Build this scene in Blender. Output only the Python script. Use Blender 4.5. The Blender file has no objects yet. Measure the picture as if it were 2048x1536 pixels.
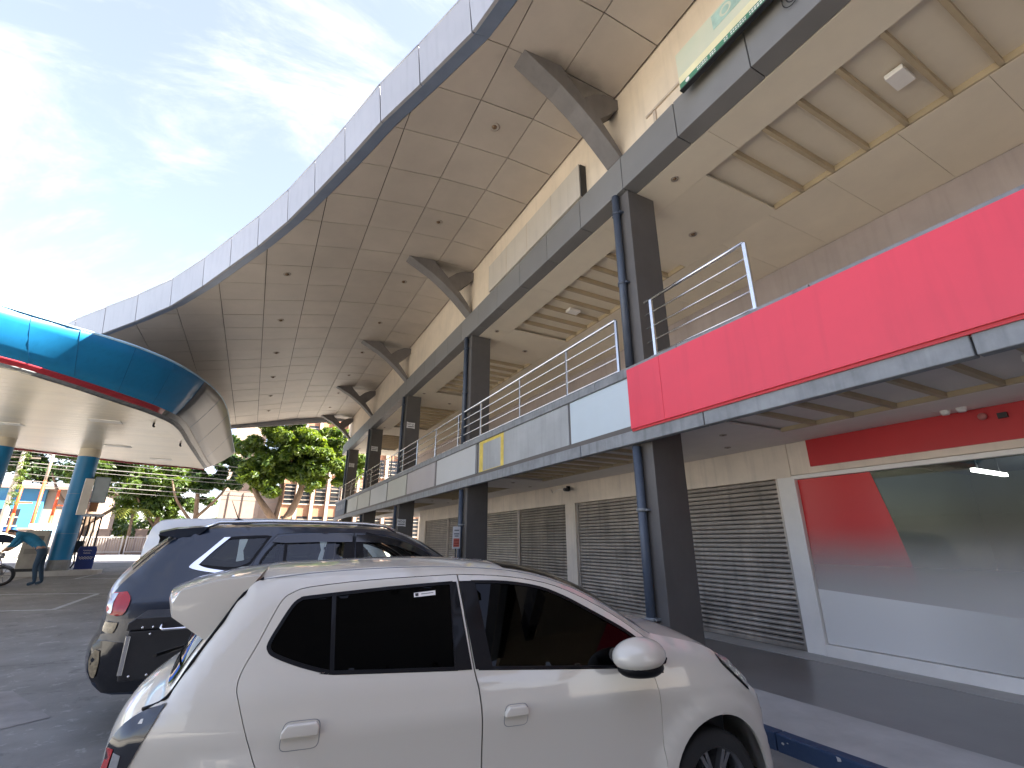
import bpy, bmesh, math, random
from mathutils import Vector, Matrix
from mathutils.geometry import delaunay_2d_cdt
import numpy as np
random.seed(7); rng = np.random.default_rng(7)
R = math.radians
scene = bpy.context.scene
COL = scene.collection

# ------------------------------------------------------------------ camera
cam_d = bpy.data.cameras.new('camera'); cam = bpy.data.objects.new('camera', cam_d); COL.objects.link(cam)
cam_d.sensor_width = 36; cam_d.lens = 36 * 935 / 2048
cam_d.clip_start = .05; cam_d.clip_end = 2000
cam.location = (0, 0, 1.6)
cam.rotation_euler = (R(90 + 18.67), 0, R(-27.9))
scene.camera = cam

# ------------------------------------------------------------------ sky, sun, exposure
SUN = Vector((.90, -.46, 1)).normalized()
el = math.asin(SUN.z); az = math.atan2(SUN.x, SUN.y)
world = bpy.data.worlds.new('World'); scene.world = world; world.use_nodes = True
nt = world.node_tree; nt.nodes.clear()
def wn(t, **k):
    n = nt.nodes.new(t)
    for a, b in k.items(): setattr(n, a, b)
    return n
out = wn('ShaderNodeOutputWorld'); mixs = wn('ShaderNodeMixShader')
bg1 = wn('ShaderNodeBackground'); bg2 = wn('ShaderNodeBackground')
sky = wn('ShaderNodeTexSky', sky_type='NISHITA', sun_disc=False, sun_elevation=el, sun_rotation=az,
         altitude=20, air_density=1.0, dust_density=1.0, ozone_density=1.6)
bg1.inputs['Strength'].default_value = .064
bg2.inputs['Color'].default_value = (1, .98, .95, 1); bg2.inputs['Strength'].default_value = .26
tc = wn('ShaderNodeTexCoord'); mp = wn('ShaderNodeMapping'); mp.inputs['Rotation'].default_value = (R(20), R(-35), R(25)); mp.inputs['Scale'].default_value = (1.1, 3.6, 1.9)
mp.inputs['Location'].default_value = (1.7, .4, 2.1)
nt.links.new(tc.outputs['Generated'], mp.inputs[0])
n1 = wn('ShaderNodeTexNoise'); n1.inputs['Scale'].default_value = 2.1; n1.inputs['Detail'].default_value = 10
n1.inputs['Roughness'].default_value = .64; n1.inputs['Distortion'].default_value = .45
nt.links.new(mp.outputs[0], n1.inputs['Vector'])
rmp = wn('ShaderNodeValToRGB'); rmp.color_ramp.elements[0].position = .45; rmp.color_ramp.elements[1].position = .82
rmp.color_ramp.elements[0].color = (.18, .18, .18, 1); rmp.color_ramp.elements[1].color = (.92, .92, .92, 1)
rmp.color_ramp.interpolation = 'EASE'
nt.links.new(n1.outputs['Fac'], rmp.inputs[0])
tint = wn('ShaderNodeMix', data_type='RGBA', blend_type='MULTIPLY'); tint.inputs[0].default_value = 1; tint.inputs[7].default_value = (1.08, .95, 1.0, 1)
nt.links.new(sky.outputs[0], tint.inputs[6]); nt.links.new(tint.outputs[2], bg1.inputs['Color'])
nt.links.new(rmp.outputs[0], mixs.inputs[0]); nt.links.new(bg1.outputs[0], mixs.inputs[1]); nt.links.new(bg2.outputs[0], mixs.inputs[2])
nt.links.new(mixs.outputs[0], out.inputs[0])

sl = bpy.data.lights.new('sun', 'SUN'); sl.energy = 5.0; sl.angle = R(.53); sl.color = (1, .95, .87)
so = bpy.data.objects.new('sun', sl); COL.objects.link(so)
so.rotation_euler = (-SUN).to_track_quat('-Z', 'Y').to_euler()
vs = scene.view_settings; vs.view_transform = 'Standard'; vs.look = 'None'; vs.gamma = 1; vs.use_curve_mapping = False
vs.exposure = 2.95
scene.cycles.max_bounces = 8; scene.cycles.diffuse_bounces = 5; scene.cycles.glossy_bounces = 4
scene.cycles.transparent_max_bounces = 12

# ------------------------------------------------------------------ materials
MATS = {}
def M(name, col, rough=.6, metal=0., var=.10, scale=2.5, bump=0., bscale=60, orand=0., spec=.5, coat=0., detail=5, col2=None, stretch=None, streak=0.):
    if name in MATS: return MATS[name]
    m = bpy.data.materials.new(name); m.use_nodes = True; MATS[name] = m
    n = m.node_tree; b = n.nodes['Principled BSDF']
    b.inputs['Roughness'].default_value = rough; b.inputs['Metallic'].default_value = metal
    b.inputs['Specular IOR Level'].default_value = spec
    b.inputs['Coat Weight'].default_value = coat; b.inputs['Coat Roughness'].default_value = .04
    geo = n.nodes.new('ShaderNodeNewGeometry')
    src = geo.outputs['Position']
    if stretch:
        mpn = n.nodes.new('ShaderNodeMapping'); mpn.inputs['Scale'].default_value = stretch
        n.links.new(src, mpn.inputs[0]); src = mpn.outputs[0]
    nz = n.nodes.new('ShaderNodeTexNoise'); nz.inputs['Scale'].default_value = scale; nz.inputs['Detail'].default_value = detail
    nz.inputs['Roughness'].default_value = .62
    n.links.new(src, nz.inputs['Vector'])
    mix = n.nodes.new('ShaderNodeMix'); mix.data_type = 'RGBA'
    c2 = col2 if col2 else tuple(min(1, c * (1 + var)) for c in col)
    c1 = tuple(c * (1 - var) for c in col) if not col2 else col
    mix.inputs[6].default_value = (*c1, 1); mix.inputs[7].default_value = (*c2, 1)
    rp = n.nodes.new('ShaderNodeMapRange'); rp.inputs[1].default_value = .3; rp.inputs[2].default_value = .7
    n.links.new(nz.outputs['Fac'], rp.inputs[0]); n.links.new(rp.outputs[0], mix.inputs[0])
    colout = mix.outputs[2]
    if streak:
        mp2 = n.nodes.new('ShaderNodeMapping'); mp2.inputs['Scale'].default_value = (7, 7, .5)
        n.links.new(geo.outputs['Position'], mp2.inputs[0])
        ns = n.nodes.new('ShaderNodeTexNoise'); ns.inputs['Scale'].default_value = 1.3; ns.inputs['Detail'].default_value = 6
        n.links.new(mp2.outputs[0], ns.inputs['Vector'])
        r2 = n.nodes.new('ShaderNodeMapRange'); r2.inputs[1].default_value = .5; r2.inputs[2].default_value = .75
        r2.inputs[3].default_value = 1; r2.inputs[4].default_value = 1 - streak
        n.links.new(ns.outputs['Fac'], r2.inputs[0])
        mm = n.nodes.new('ShaderNodeMix'); mm.data_type = 'RGBA'; mm.blend_type = 'MULTIPLY'; mm.inputs[0].default_value = 1
        n.links.new(colout, mm.inputs[6]); n.links.new(r2.outputs[0], mm.inputs[7]); colout = mm.outputs[2]
    if orand:
        oi = n.nodes.new('ShaderNodeObjectInfo'); r3 = n.nodes.new('ShaderNodeMapRange')
        r3.inputs[3].default_value = 1 - orand; r3.inputs[4].default_value = 1 + orand
        n.links.new(oi.outputs['Random'], r3.inputs[0])
        mm = n.nodes.new('ShaderNodeMix'); mm.data_type = 'RGBA'; mm.blend_type = 'MULTIPLY'; mm.inputs[0].default_value = 1
        n.links.new(colout, mm.inputs[6]); n.links.new(r3.outputs[0], mm.inputs[7]); colout = mm.outputs[2]
    n.links.new(colout, b.inputs['Base Color'])
    rr = n.nodes.new('ShaderNodeMapRange'); rr.inputs[3].default_value = max(0, rough * .8); rr.inputs[4].default_value = min(1, rough * 1.2)
    n.links.new(nz.outputs['Fac'], rr.inputs[0]); n.links.new(rr.outputs[0], b.inputs['Roughness'])
    if bump:
        nb = n.nodes.new('ShaderNodeTexNoise'); nb.inputs['Scale'].default_value = bscale; nb.inputs['Detail'].default_value = 4
        n.links.new(geo.outputs['Position'], nb.inputs['Vector'])
        bp = n.nodes.new('ShaderNodeBump'); bp.inputs['Strength'].default_value = bump; bp.inputs['Distance'].default_value = .01
        n.links.new(nb.outputs['Fac'], bp.inputs['Height']); n.links.new(bp.outputs[0], b.inputs['Normal'])
    return m
def M_glass(name, tint, gloss=.05, ior=1.45, rough=.0):
    if name in MATS: return MATS[name]
    m = bpy.data.materials.new(name); m.use_nodes = True; MATS[name] = m
    n = m.node_tree; n.nodes.clear()
    o = n.nodes.new('ShaderNodeOutputMaterial'); t = n.nodes.new('ShaderNodeBsdfTransparent'); g = n.nodes.new('ShaderNodeBsdfGlossy')
    f = n.nodes.new('ShaderNodeFresnel'); mx = n.nodes.new('ShaderNodeMixShader')
    nz = n.nodes.new('ShaderNodeTexNoise'); nz.inputs['Scale'].default_value = 3; nz.inputs['Detail'].default_value = 4
    geo = n.nodes.new('ShaderNodeNewGeometry'); n.links.new(geo.outputs['Position'], nz.inputs['Vector'])
    rr = n.nodes.new('ShaderNodeMapRange'); rr.inputs[3].default_value = rough; rr.inputs[4].default_value = rough + .03
    n.links.new(nz.outputs['Fac'], rr.inputs[0]); n.links.new(rr.outputs[0], g.inputs['Roughness'])
    f.inputs['IOR'].default_value = ior; t.inputs['Color'].default_value = (*tint, 1); g.inputs['Color'].default_value = (.95, .97, 1, 1)
    n.links.new(f.outputs[0], mx.inputs[0]); n.links.new(t.outputs[0], mx.inputs[1]); n.links.new(g.outputs[0], mx.inputs[2]); n.links.new(mx.outputs[0], o.inputs[0])
    return m
def M_emit(name, col, s):
    m = bpy.data.materials.new(name); m.use_nodes = True; MATS[name] = m
    b = m.node_tree.nodes['Principled BSDF']; b.inputs['Emission Color'].default_value = (*col, 1); b.inputs['Emission Strength'].default_value = s
    b.inputs['Base Color'].default_value = (*col, 1); return m
def M_leaf(name, c1, c2, trans=.45):
    m = bpy.data.materials.new(name); m.use_nodes = True; MATS[name] = m
    n = m.node_tree; n.nodes.clear()
    o = n.nodes.new('ShaderNodeOutputMaterial'); d = n.nodes.new('ShaderNodeBsdfPrincipled'); t = n.nodes.new('ShaderNodeBsdfTranslucent')
    mx = n.nodes.new('ShaderNodeMixShader'); mx.inputs[0].default_value = trans
    geo = n.nodes.new('ShaderNodeNewGeometry'); nz = n.nodes.new('ShaderNodeTexNoise'); nz.inputs['Scale'].default_value = 1.7; nz.inputs['Detail'].default_value = 6
    n.links.new(geo.outputs['Position'], nz.inputs['Vector'])
    rp = n.nodes.new('ShaderNodeMapRange'); rp.inputs[1].default_value = .32; rp.inputs[2].default_value = .68; n.links.new(nz.outputs['Fac'], rp.inputs[0])
    mc = n.nodes.new('ShaderNodeMix'); mc.data_type = 'RGBA'; mc.inputs[6].default_value = (*c1, 1); mc.inputs[7].default_value = (*c2, 1)
    n.links.new(rp.outputs[0], mc.inputs[0]); n.links.new(mc.outputs[2], d.inputs['Base Color'])
    d.inputs['Roughness'].default_value = .45
    tcx = n.nodes.new('ShaderNodeMix'); tcx.data_type = 'RGBA'; tcx.blend_type = 'MULTIPLY'; tcx.inputs[0].default_value = 1
    tcx.inputs[7].default_value = (1.6, 1.5, .5, 1); n.links.new(mc.outputs[2], tcx.inputs[6]); n.links.new(tcx.outputs[2], t.inputs['Color'])
    n.links.new(d.outputs[0], mx.inputs[1]); n.links.new(t.outputs[0], mx.inputs[2]); n.links.new(mx.outputs[0], o.inputs[0])
    return m

# ------------------------------------------------------------------ mesh helpers
def link(o, parent=None):
    COL.objects.link(o)
    if parent: o.parent = parent
    return o
def from_bm(name, bm, mat, parent=None, smooth=False, ang=None):
    me = bpy.data.meshes.new(name); bm.normal_update(); bm.to_mesh(me); bm.free()
    if mat is not None:
        for mm in (mat if isinstance(mat, (list, tuple)) else [mat]): me.materials.append(mm)
    if smooth:
        for p in me.polygons: p.use_smooth = True
        if ang: 
            try: me.set_sharp_from_angle(angle=R(ang))
            except Exception: pass
    return link(bpy.data.objects.new(name, me), parent)
def share(o, name, parent, loc=(0, 0, 0), rotz=0, scale=None):
    c = bpy.data.objects.new(name, o.data); c.location = loc; c.rotation_euler = (0, 0, rotz)
    if scale: c.scale = scale
    return link(c, parent)
def tag(o, label=None, cat=None, group=None, kind=None):
    if label: o['label'] = label
    if cat: o['category'] = cat
    if group: o['group'] = group
    if kind: o['kind'] = kind
    return o
def empty(name, loc=(0, 0, 0), rz=0, label=None, cat=None, group=None):
    o = bpy.data.objects.new(name, None); o.empty_display_size = .2; COL.objects.link(o)
    o.location = loc; o.rotation_euler = (0, 0, rz)
    return tag(o, label, cat, group)
def bbox(bm, x0, x1, y0, y1, z0, z1, mi=0):
    v = [bm.verts.new(p) for p in ((x0, y0, z0), (x1, y0, z0), (x1, y1, z0), (x0, y1, z0), (x0, y0, z1), (x1, y0, z1), (x1, y1, z1), (x0, y1, z1))]
    fs = []
    for q in ((0, 3, 2, 1), (4, 5, 6, 7), (0, 1, 5, 4), (1, 2, 6, 5), (2, 3, 7, 6), (3, 0, 4, 7)):
        f = bm.faces.new([v[i] for i in q]); f.material_index = mi; fs.append(f)
    return v
def bevel(bm, w, seg=2):
    bmesh.ops.bevel(bm, geom=list(bm.edges) + list(bm.verts), offset=w, segments=seg, profile=.6, affect='EDGES', clamp_overlap=True)
def box(name, x0, x1, y0, y1, z0, z1, mat, parent=None, bev=0., seg=2):
    bm = bmesh.new(); bbox(bm, min(x0, x1), max(x0, x1), min(y0, y1), max(y0, y1), min(z0, z1), max(z0, z1))
    if bev: bevel(bm, bev, seg)
    return from_bm(name, bm, mat, parent, smooth=False)
def prism(bm, poly, axis, a, b, mi=0):
    """poly of 2-D points; axis 'x','y','z' is the extrusion axis from a to b"""
    def P(p, t):
        return (t, p[0], p[1]) if axis == 'x' else ((p[0], t, p[1]) if axis == 'y' else (p[0], p[1], t))
    lo = [bm.verts.new(P(p, a)) for p in poly]; hi = [bm.verts.new(P(p, b)) for p in poly]
    n = len(poly); fs = []
    fs.append(bm.faces.new(lo)); fs.append(bm.faces.new(hi[::-1]))
    for i in range(n):
        fs.append(bm.faces.new((lo[i], hi[i], hi[(i + 1) % n], lo[(i + 1) % n])))
    for f in fs: f.material_index = mi
    bmesh.ops.recalc_face_normals(bm, faces=fs)
def prism_obj(name, poly, axis, a, b, mat, parent=None, bev=0.):
    bm = bmesh.new(); prism(bm, poly, axis, a, b)
    if bev: bevel(bm, bev, 2)
    return from_bm(name, bm, mat, parent)
def tube(bm, pts, r, seg=8, cap=True, mi=0):
    pts = [Vector(p) for p in pts]; rr = r if isinstance(r, (list, tuple)) else [r] * len(pts)
    rings = []; prev = None
    for i, p in enumerate(pts):
        t = (pts[min(i + 1, len(pts) - 1)] - pts[max(i - 1, 0)]).normalized()
        if prev is None:
            a = Vector((0, 0, 1)) if abs(t.z) < .9 else Vector((1, 0, 0))
            u = t.cross(a).normalized()
        else:
            u = (prev - t * prev.dot(t)).normalized()
        prev = u; w = t.cross(u)
        rings.append([bm.verts.new(p + (u * math.cos(2 * math.pi * k / seg) + w * math.sin(2 * math.pi * k / seg)) * rr[i]) for k in range(seg)])
    for i in range(len(rings) - 1):
        for k in range(seg):
            f = bm.faces.new((rings[i][k], rings[i][(k + 1) % seg], rings[i + 1][(k + 1) % seg], rings[i + 1][k])); f.material_index = mi; f.smooth = True
    if cap:
        f = bm.faces.new(rings[0][::-1]); f.material_index = mi; f = bm.faces.new(rings[-1]); f.material_index = mi
def tube_obj(name, pts, r, mat, parent=None, seg=8):
    bm = bmesh.new(); tube(bm, pts, r, seg); return from_bm(name, bm, mat, parent)
def lathe(bm, prof, seg=32, axis='y', c=(0, 0, 0), mi=0):
    """prof: list of (radius, along)"""
    rings = []
    for r, a in prof:
        ring = []
        for k in range(seg):
            t = 2 * math.pi * k / seg; p = (r * math.cos(t), r * math.sin(t))
            q = (p[0], a, p[1]) if axis == 'y' else ((p[0], p[1], a) if axis == 'z' else (a, p[0], p[1]))
            ring.append(bm.verts.new((q[0] + c[0], q[1] + c[1], q[2] + c[2])))
        rings.append(ring)
    fs = []
    for i in range(len(rings) - 1):
        for k in range(seg):
            f = bm.faces.new((rings[i][k], rings[i][(k + 1) % seg], rings[i + 1][(k + 1) % seg], rings[i + 1][k])); f.smooth = True; f.material_index = mi; fs.append(f)
    return rings, fs
def text_obj(name, body, size, mat, parent, loc, rot, align='CENTER', depth=.002):
    cu = bpy.data.curves.new(name, 'FONT'); cu.body = body; cu.size = size; cu.align_x = align; cu.align_y = 'CENTER'; cu.extrude = depth
    tmp = bpy.data.objects.new(name, cu); COL.objects.link(tmp)
    dg = bpy.context.evaluated_depsgraph_get(); me = bpy.data.meshes.new_from_object(tmp.evaluated_get(dg)); me.name = name
    bpy.data.objects.remove(tmp); me.materials.clear(); me.materials.append(mat)
    o = bpy.data.objects.new(name, me); o.location = loc; o.rotation_euler = rot
    return link(o, parent)
def catmull(pts, n=6):
    P = [Vector(p) for p in pts]; o = []
    for i in range(len(P) - 1):
        p0 = P[max(i - 1, 0)]; p1 = P[i]; p2 = P[i + 1]; p3 = P[min(i + 2, len(P) - 1)]
        for k in range(n):
            t = k / n
            o.append(.5 * ((2 * p1) + (p2 - p0) * t + (2 * p0 - 5 * p1 + 4 * p2 - p3) * t * t + (3 * p1 - p0 - 3 * p2 + p3) * t ** 3))
    o.append(P[-1]); return o

# colours ---------------------------------------------------------------
ASPHALT = M('asphalt', (.215, .208, .19), .85, var=.30, scale=.9, bump=.5, bscale=140, detail=9)
def spots(m, scale, lo, hi, k):
    n = m.node_tree; b = n.nodes['Principled BSDF']; old = b.inputs['Base Color'].links[0].from_socket; g = n.nodes.new('ShaderNodeNewGeometry')
    nz = n.nodes.new('ShaderNodeTexNoise'); nz.inputs['Scale'].default_value = scale; nz.inputs['Detail'].default_value = 8; nz.inputs['Roughness'].default_value = .7; nz.inputs['Distortion'].default_value = .6; n.links.new(g.outputs['Position'], nz.inputs['Vector'])
    r = n.nodes.new('ShaderNodeMapRange'); r.inputs[1].default_value = lo; r.inputs[2].default_value = hi; r.inputs[3].default_value = 1; r.inputs[4].default_value = k; n.links.new(nz.outputs['Fac'], r.inputs[0])
    mm = n.nodes.new('ShaderNodeMix'); mm.data_type = 'RGBA'; mm.blend_type = 'MULTIPLY'; mm.inputs[0].default_value = 1; n.links.new(old, mm.inputs[6]); n.links.new(r.outputs[0], mm.inputs[7]); n.links.new(mm.outputs[2], b.inputs['Base Color'])
spots(ASPHALT, 2.3, .58, .68, .62); spots(ASPHALT, 6.0, .57, .64, 1.45); spots(ASPHALT, 22, .60, .7, .75)
CONC_ROAD = M('road_concrete', (.40, .37, .33), .85, var=.15, scale=.6, bump=.3)
PAINT_LINE = M('line_paint', (.42, .43, .43), .8, var=.35, scale=9, detail=8)
KERB_BLUE = M('kerb_blue_paint', (.022, .050, .115), .55, var=.2, scale=14, col2=(.035, .062, .12), bump=.3)
WALK_DARK = M('walk_dark_tile', (.185, .178, .172), .30, var=.16, scale=2.2, bump=.08)
WALK_LIGHT = M('walk_light_concrete', (.44, .43, .405), .6, var=.14, scale=2.5, bump=.15)
CREAM = M('cream_wall', (.72, .61, .47), .75, var=.07, scale=1.6, bump=.12, streak=.10)
CREAM_LOW = M('cream_lower_wall', (.78, .69, .58), .75, var=.10, scale=1.5, bump=.12, streak=.14)
PILLAR = M('pillar_grey_paint', (.108, .099, .091), .55, var=.10, scale=3, bump=.06, streak=.06)
BEAM = M('beam_grey_cladding', (.205, .202, .196), .42, var=.07, scale=1.4, orand=.05)
PIPE = M('pipe_blue_grey', (.075, .092, .122), .42, var=.12, scale=6)
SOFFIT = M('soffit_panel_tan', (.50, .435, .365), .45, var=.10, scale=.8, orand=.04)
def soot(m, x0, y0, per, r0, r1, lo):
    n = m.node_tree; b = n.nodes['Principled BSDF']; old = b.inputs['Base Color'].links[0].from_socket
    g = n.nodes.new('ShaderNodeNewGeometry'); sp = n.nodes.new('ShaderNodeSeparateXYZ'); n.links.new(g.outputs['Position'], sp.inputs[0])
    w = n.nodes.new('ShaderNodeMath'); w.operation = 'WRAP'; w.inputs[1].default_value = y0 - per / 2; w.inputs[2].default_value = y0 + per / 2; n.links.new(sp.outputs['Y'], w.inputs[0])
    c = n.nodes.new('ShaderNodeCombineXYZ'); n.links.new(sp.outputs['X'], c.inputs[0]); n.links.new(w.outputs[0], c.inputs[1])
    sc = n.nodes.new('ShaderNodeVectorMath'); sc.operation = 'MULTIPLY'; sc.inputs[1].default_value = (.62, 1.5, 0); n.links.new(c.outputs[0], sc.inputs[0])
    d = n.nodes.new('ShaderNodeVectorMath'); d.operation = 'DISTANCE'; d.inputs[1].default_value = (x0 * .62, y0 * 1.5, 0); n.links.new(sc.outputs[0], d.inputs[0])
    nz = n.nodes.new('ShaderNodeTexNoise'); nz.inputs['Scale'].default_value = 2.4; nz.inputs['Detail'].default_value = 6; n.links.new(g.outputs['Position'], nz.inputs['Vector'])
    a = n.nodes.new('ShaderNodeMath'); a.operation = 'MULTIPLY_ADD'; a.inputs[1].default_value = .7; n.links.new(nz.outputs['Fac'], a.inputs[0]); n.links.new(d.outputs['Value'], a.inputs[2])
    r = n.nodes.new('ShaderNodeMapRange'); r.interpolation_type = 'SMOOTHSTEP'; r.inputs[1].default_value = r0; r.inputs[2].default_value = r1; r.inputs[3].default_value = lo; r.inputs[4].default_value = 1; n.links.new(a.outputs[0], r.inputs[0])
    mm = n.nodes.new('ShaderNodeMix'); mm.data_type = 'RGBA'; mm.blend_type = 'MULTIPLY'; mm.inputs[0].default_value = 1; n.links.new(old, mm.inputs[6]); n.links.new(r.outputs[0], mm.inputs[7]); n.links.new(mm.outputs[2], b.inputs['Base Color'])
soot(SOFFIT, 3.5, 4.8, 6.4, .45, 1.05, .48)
DARKGAP = M('dark_gap', (.03, .026, .022), .9)
FASCIA = M('fascia_silver', (.42, .42, .43), .38, metal=.25, var=.05, scale=1.0, orand=.03, streak=.10)
TRIM = M('edge_trim_blue_grey', (.23, .29, .40), .4, metal=.2, var=.1)  # blue in the base colour stands in for reflected sky
CEIL = M('ceiling_cream', (.76, .68, .54), .75, var=.05, scale=1.2, orand=.02)
CEIL_LOW = M('ceiling_lower', (.72, .67, .61), .75, var=.06, scale=1.2)
RIB = M('rib_tan', (.46, .37, .24), .7, var=.1)
GALLERY = M('gallery_wall_grey', (.37, .315, .295), .75, var=.12, scale=.9, streak=.1)
STEEL = M('stainless_steel', (.72, .72, .70), .22, metal=.95, var=.05, scale=8)
TRIMCONC = M('ledge_grey', (.235, .248, .255), .6, var=.22, scale=4, streak=.35)
RED = M('sign_red', (.78, .050, .082), .38, var=.07, scale=.6, streak=.07)
RED_DARK = M('band_red', (.52, .020, .026), .45, var=.08, scale=.8)
def shut_mat(name, c, sk): 
    m = M(name, c, .46, metal=.3, var=.20, scale=1.8, streak=sk, orand=.08)
    n = m.node_tree; b = n.nodes['Principled BSDF']; old = b.inputs['Base Color'].links[0].from_socket
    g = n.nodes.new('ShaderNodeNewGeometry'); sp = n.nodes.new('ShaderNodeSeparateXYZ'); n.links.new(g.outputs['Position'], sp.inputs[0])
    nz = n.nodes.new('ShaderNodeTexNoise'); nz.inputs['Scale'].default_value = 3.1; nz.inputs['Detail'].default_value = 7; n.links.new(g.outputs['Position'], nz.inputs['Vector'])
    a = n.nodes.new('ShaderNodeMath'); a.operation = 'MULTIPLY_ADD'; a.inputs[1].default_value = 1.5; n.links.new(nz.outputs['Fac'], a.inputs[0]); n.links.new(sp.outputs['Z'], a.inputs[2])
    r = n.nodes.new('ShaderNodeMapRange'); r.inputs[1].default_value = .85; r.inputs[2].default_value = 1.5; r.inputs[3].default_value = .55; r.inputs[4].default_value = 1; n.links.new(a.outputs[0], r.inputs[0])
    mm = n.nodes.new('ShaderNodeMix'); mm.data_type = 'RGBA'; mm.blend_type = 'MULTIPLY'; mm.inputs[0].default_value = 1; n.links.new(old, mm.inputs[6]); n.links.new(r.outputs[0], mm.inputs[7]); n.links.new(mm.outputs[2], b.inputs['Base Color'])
    return m
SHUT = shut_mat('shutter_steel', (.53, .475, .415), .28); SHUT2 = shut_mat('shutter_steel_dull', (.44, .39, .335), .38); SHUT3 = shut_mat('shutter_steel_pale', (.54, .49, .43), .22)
WHITE = M('white_paint', (.84, .81, .76), .5, var=.05)
DARK = M('dark_plastic', (.018, .018, .020), .5, var=.15)
LAMP_IN = M('lamp_bronze', (.20, .13, .08), .3, metal=.6)
LAMP_RIM = M('lamp_rim', (.42, .36, .30), .4, metal=.4)

# ------------------------------------------------------------------ ground
def gz(y): return min(max(.024 * (y - 7), 0), .6)
def gz2(x, y):
    k = min(max((3.2 - x) / 2.0, 0), 1); k = k * k * (3 - 2 * k)
    return gz(y) * k if y < 33 else gz(y)
xs = [-900, -300, -100, -50, -30, -20] + list(np.arange(-16, 4.2, .8)) + [4.12, 4.6, 8, 14, 30, 60, 200, 900]
ys = [-900, -200, -60, -25, -12, -6, -3, 0, 3, 5, 7, 8] + list(np.arange(9, 33, 1.)) + [32.9, 33.2, 40, 60, 150, 400, 1500]
ys = sorted(set(float(y) for y in ys))
bm = bmesh.new(); vg = [[bm.verts.new((x, y, gz2(x, y))) for y in ys] for x in xs]
for i in range(len(xs) - 1):
    for j in range(len(ys) - 1): bm.faces.new((vg[i][j], vg[i + 1][j], vg[i + 1][j + 1], vg[i][j + 1]))
ground = tag(from_bm('ground', bm, ASPHALT, smooth=True), kind='structure')
def strip(name, p, q, w, mat, parent, lift=.006, n=12):
    p = Vector(p); q = Vector(q); d = (q - p).normalized(); nn = Vector((-d.y, d.x)) * w / 2; bm = bmesh.new(); L = []; Rr = []
    for k in range(n + 1):
        c = p.lerp(q, k / n); a = c + nn; b = c - nn
        L.append(bm.verts.new((a.x, a.y, gz2(a.x, a.y) + lift))); Rr.append(bm.verts.new((b.x, b.y, gz2(b.x, b.y) + lift)))
    for k in range(n): bm.faces.new((L[k], Rr[k], Rr[k + 1], L[k + 1]))
    return from_bm(name, bm, mat, parent)
for a, b in [((-3.48, 17.6), (-3.62, 14.72)), ((-3.62, 14.72), (-7.6, 15.6)), ((-3.48, 17.7), (-7.5, 18.9)),
             ((-5.0, 25.2), (-5.22, 22.7)), ((-5.22, 22.7), (-3.5, 22.3)), ((-5.6, 18.1), (-6.4, 15.5))]:
    strip('parking_line', a, b, .11, PAINT_LINE, ground)
bm = bmesh.new(); fx = [-70, -30, -20, -12, -6.8]; fy = [-45, -20, 0, 7, 12, 16, 20, 24, 28, 31.3]
fv = [[bm.verts.new((x - (0 if x > -7 and y > 14 else 0), y, gz(y) + .006)) for y in fy] for x in fx]
for i in range(len(fx) - 1):
    for j in range(len(fy) - 1): bm.faces.new((fv[i][j], fv[i + 1][j], fv[i + 1][j + 1], fv[i][j + 1]))
tag(from_bm('bounce_forecourt', bm, M('bounce_concrete', (.36, .34, .30), .85, var=.15, scale=.7, bump=.3)), kind='structure')  # pale ground added mostly out of view to bounce sunlight into the shade
# patched slabs and a cracked joint in the asphalt
PATCH = M('asphalt_patch', (.235, .222, .205), .85, var=.3, scale=2, bump=.5, bscale=120)
bm = bmesh.new(); bm.faces.new([bm.verts.new((x, y, gz2(x, y) + .004)) for x, y in ((-3.6, 6.6), (-2.4, 6.1), (-1.45, 6.75), (-2.1, 7.95), (-3.9, 8.2))])
from_bm('asphalt_patch', bm, PATCH, ground)
CRK = M('crack_fill', (.05, .05, .05), .9)
bm = bmesh.new()
def crack(pts, w):
    P = catmull([Vector((x, y, gz2(x, y) + .005)) for x, y in pts], 8)
    P = [p + Vector((random.uniform(-.03, .03), random.uniform(-.03, .03), 0)) for p in P]
    for i in range(len(P) - 1):
        d = (P[i + 1] - P[i]).normalized(); nn = Vector((-d.y, d.x, 0)) * w * random.uniform(.3, 1)
        bm.faces.new([bm.verts.new(v) for v in (P[i] - nn, P[i + 1] - nn, P[i + 1] + nn, P[i] + nn)])
crack([(-4.5, 9.6), (-3.2, 9.3), (-2.4, 9.27), (-1.75, 9.1), (-1.0, 9.2)], .010)
crack([(-2.2, 9.2), (-1.9, 9.32), (-1.4, 9.0), (-1.2, 9.15)], .008)
from_bm('crack', bm, CRK, ground)
# sunlit road across the end of the lot
bm = bmesh.new(); bm.faces.new([bm.verts.new(p) for p in ((-120, 31.4, .606), (120, 31.4, .606), (120, 42.6, .606), (-120, 42.6, .606))])
road = tag(from_bm('road', bm, CONC_ROAD), kind='structure')
bm = bmesh.new(); bbox(bm, -120, 120, 42.6, 45.9, .58, .72); tag(from_bm('far_pavement', bm, WALK_LIGHT), kind='structure')

# ------------------------------------------------------------------ shop building
YN, YF = -9.0, 32.4
bld = empty('shop_building', (6, 10, 0), 0, 'long two-storey shop building with grey pillars, shutters and sweeping silver canopy roof', 'building')
bld.location = (0, 0, 0)
B = bld
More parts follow.
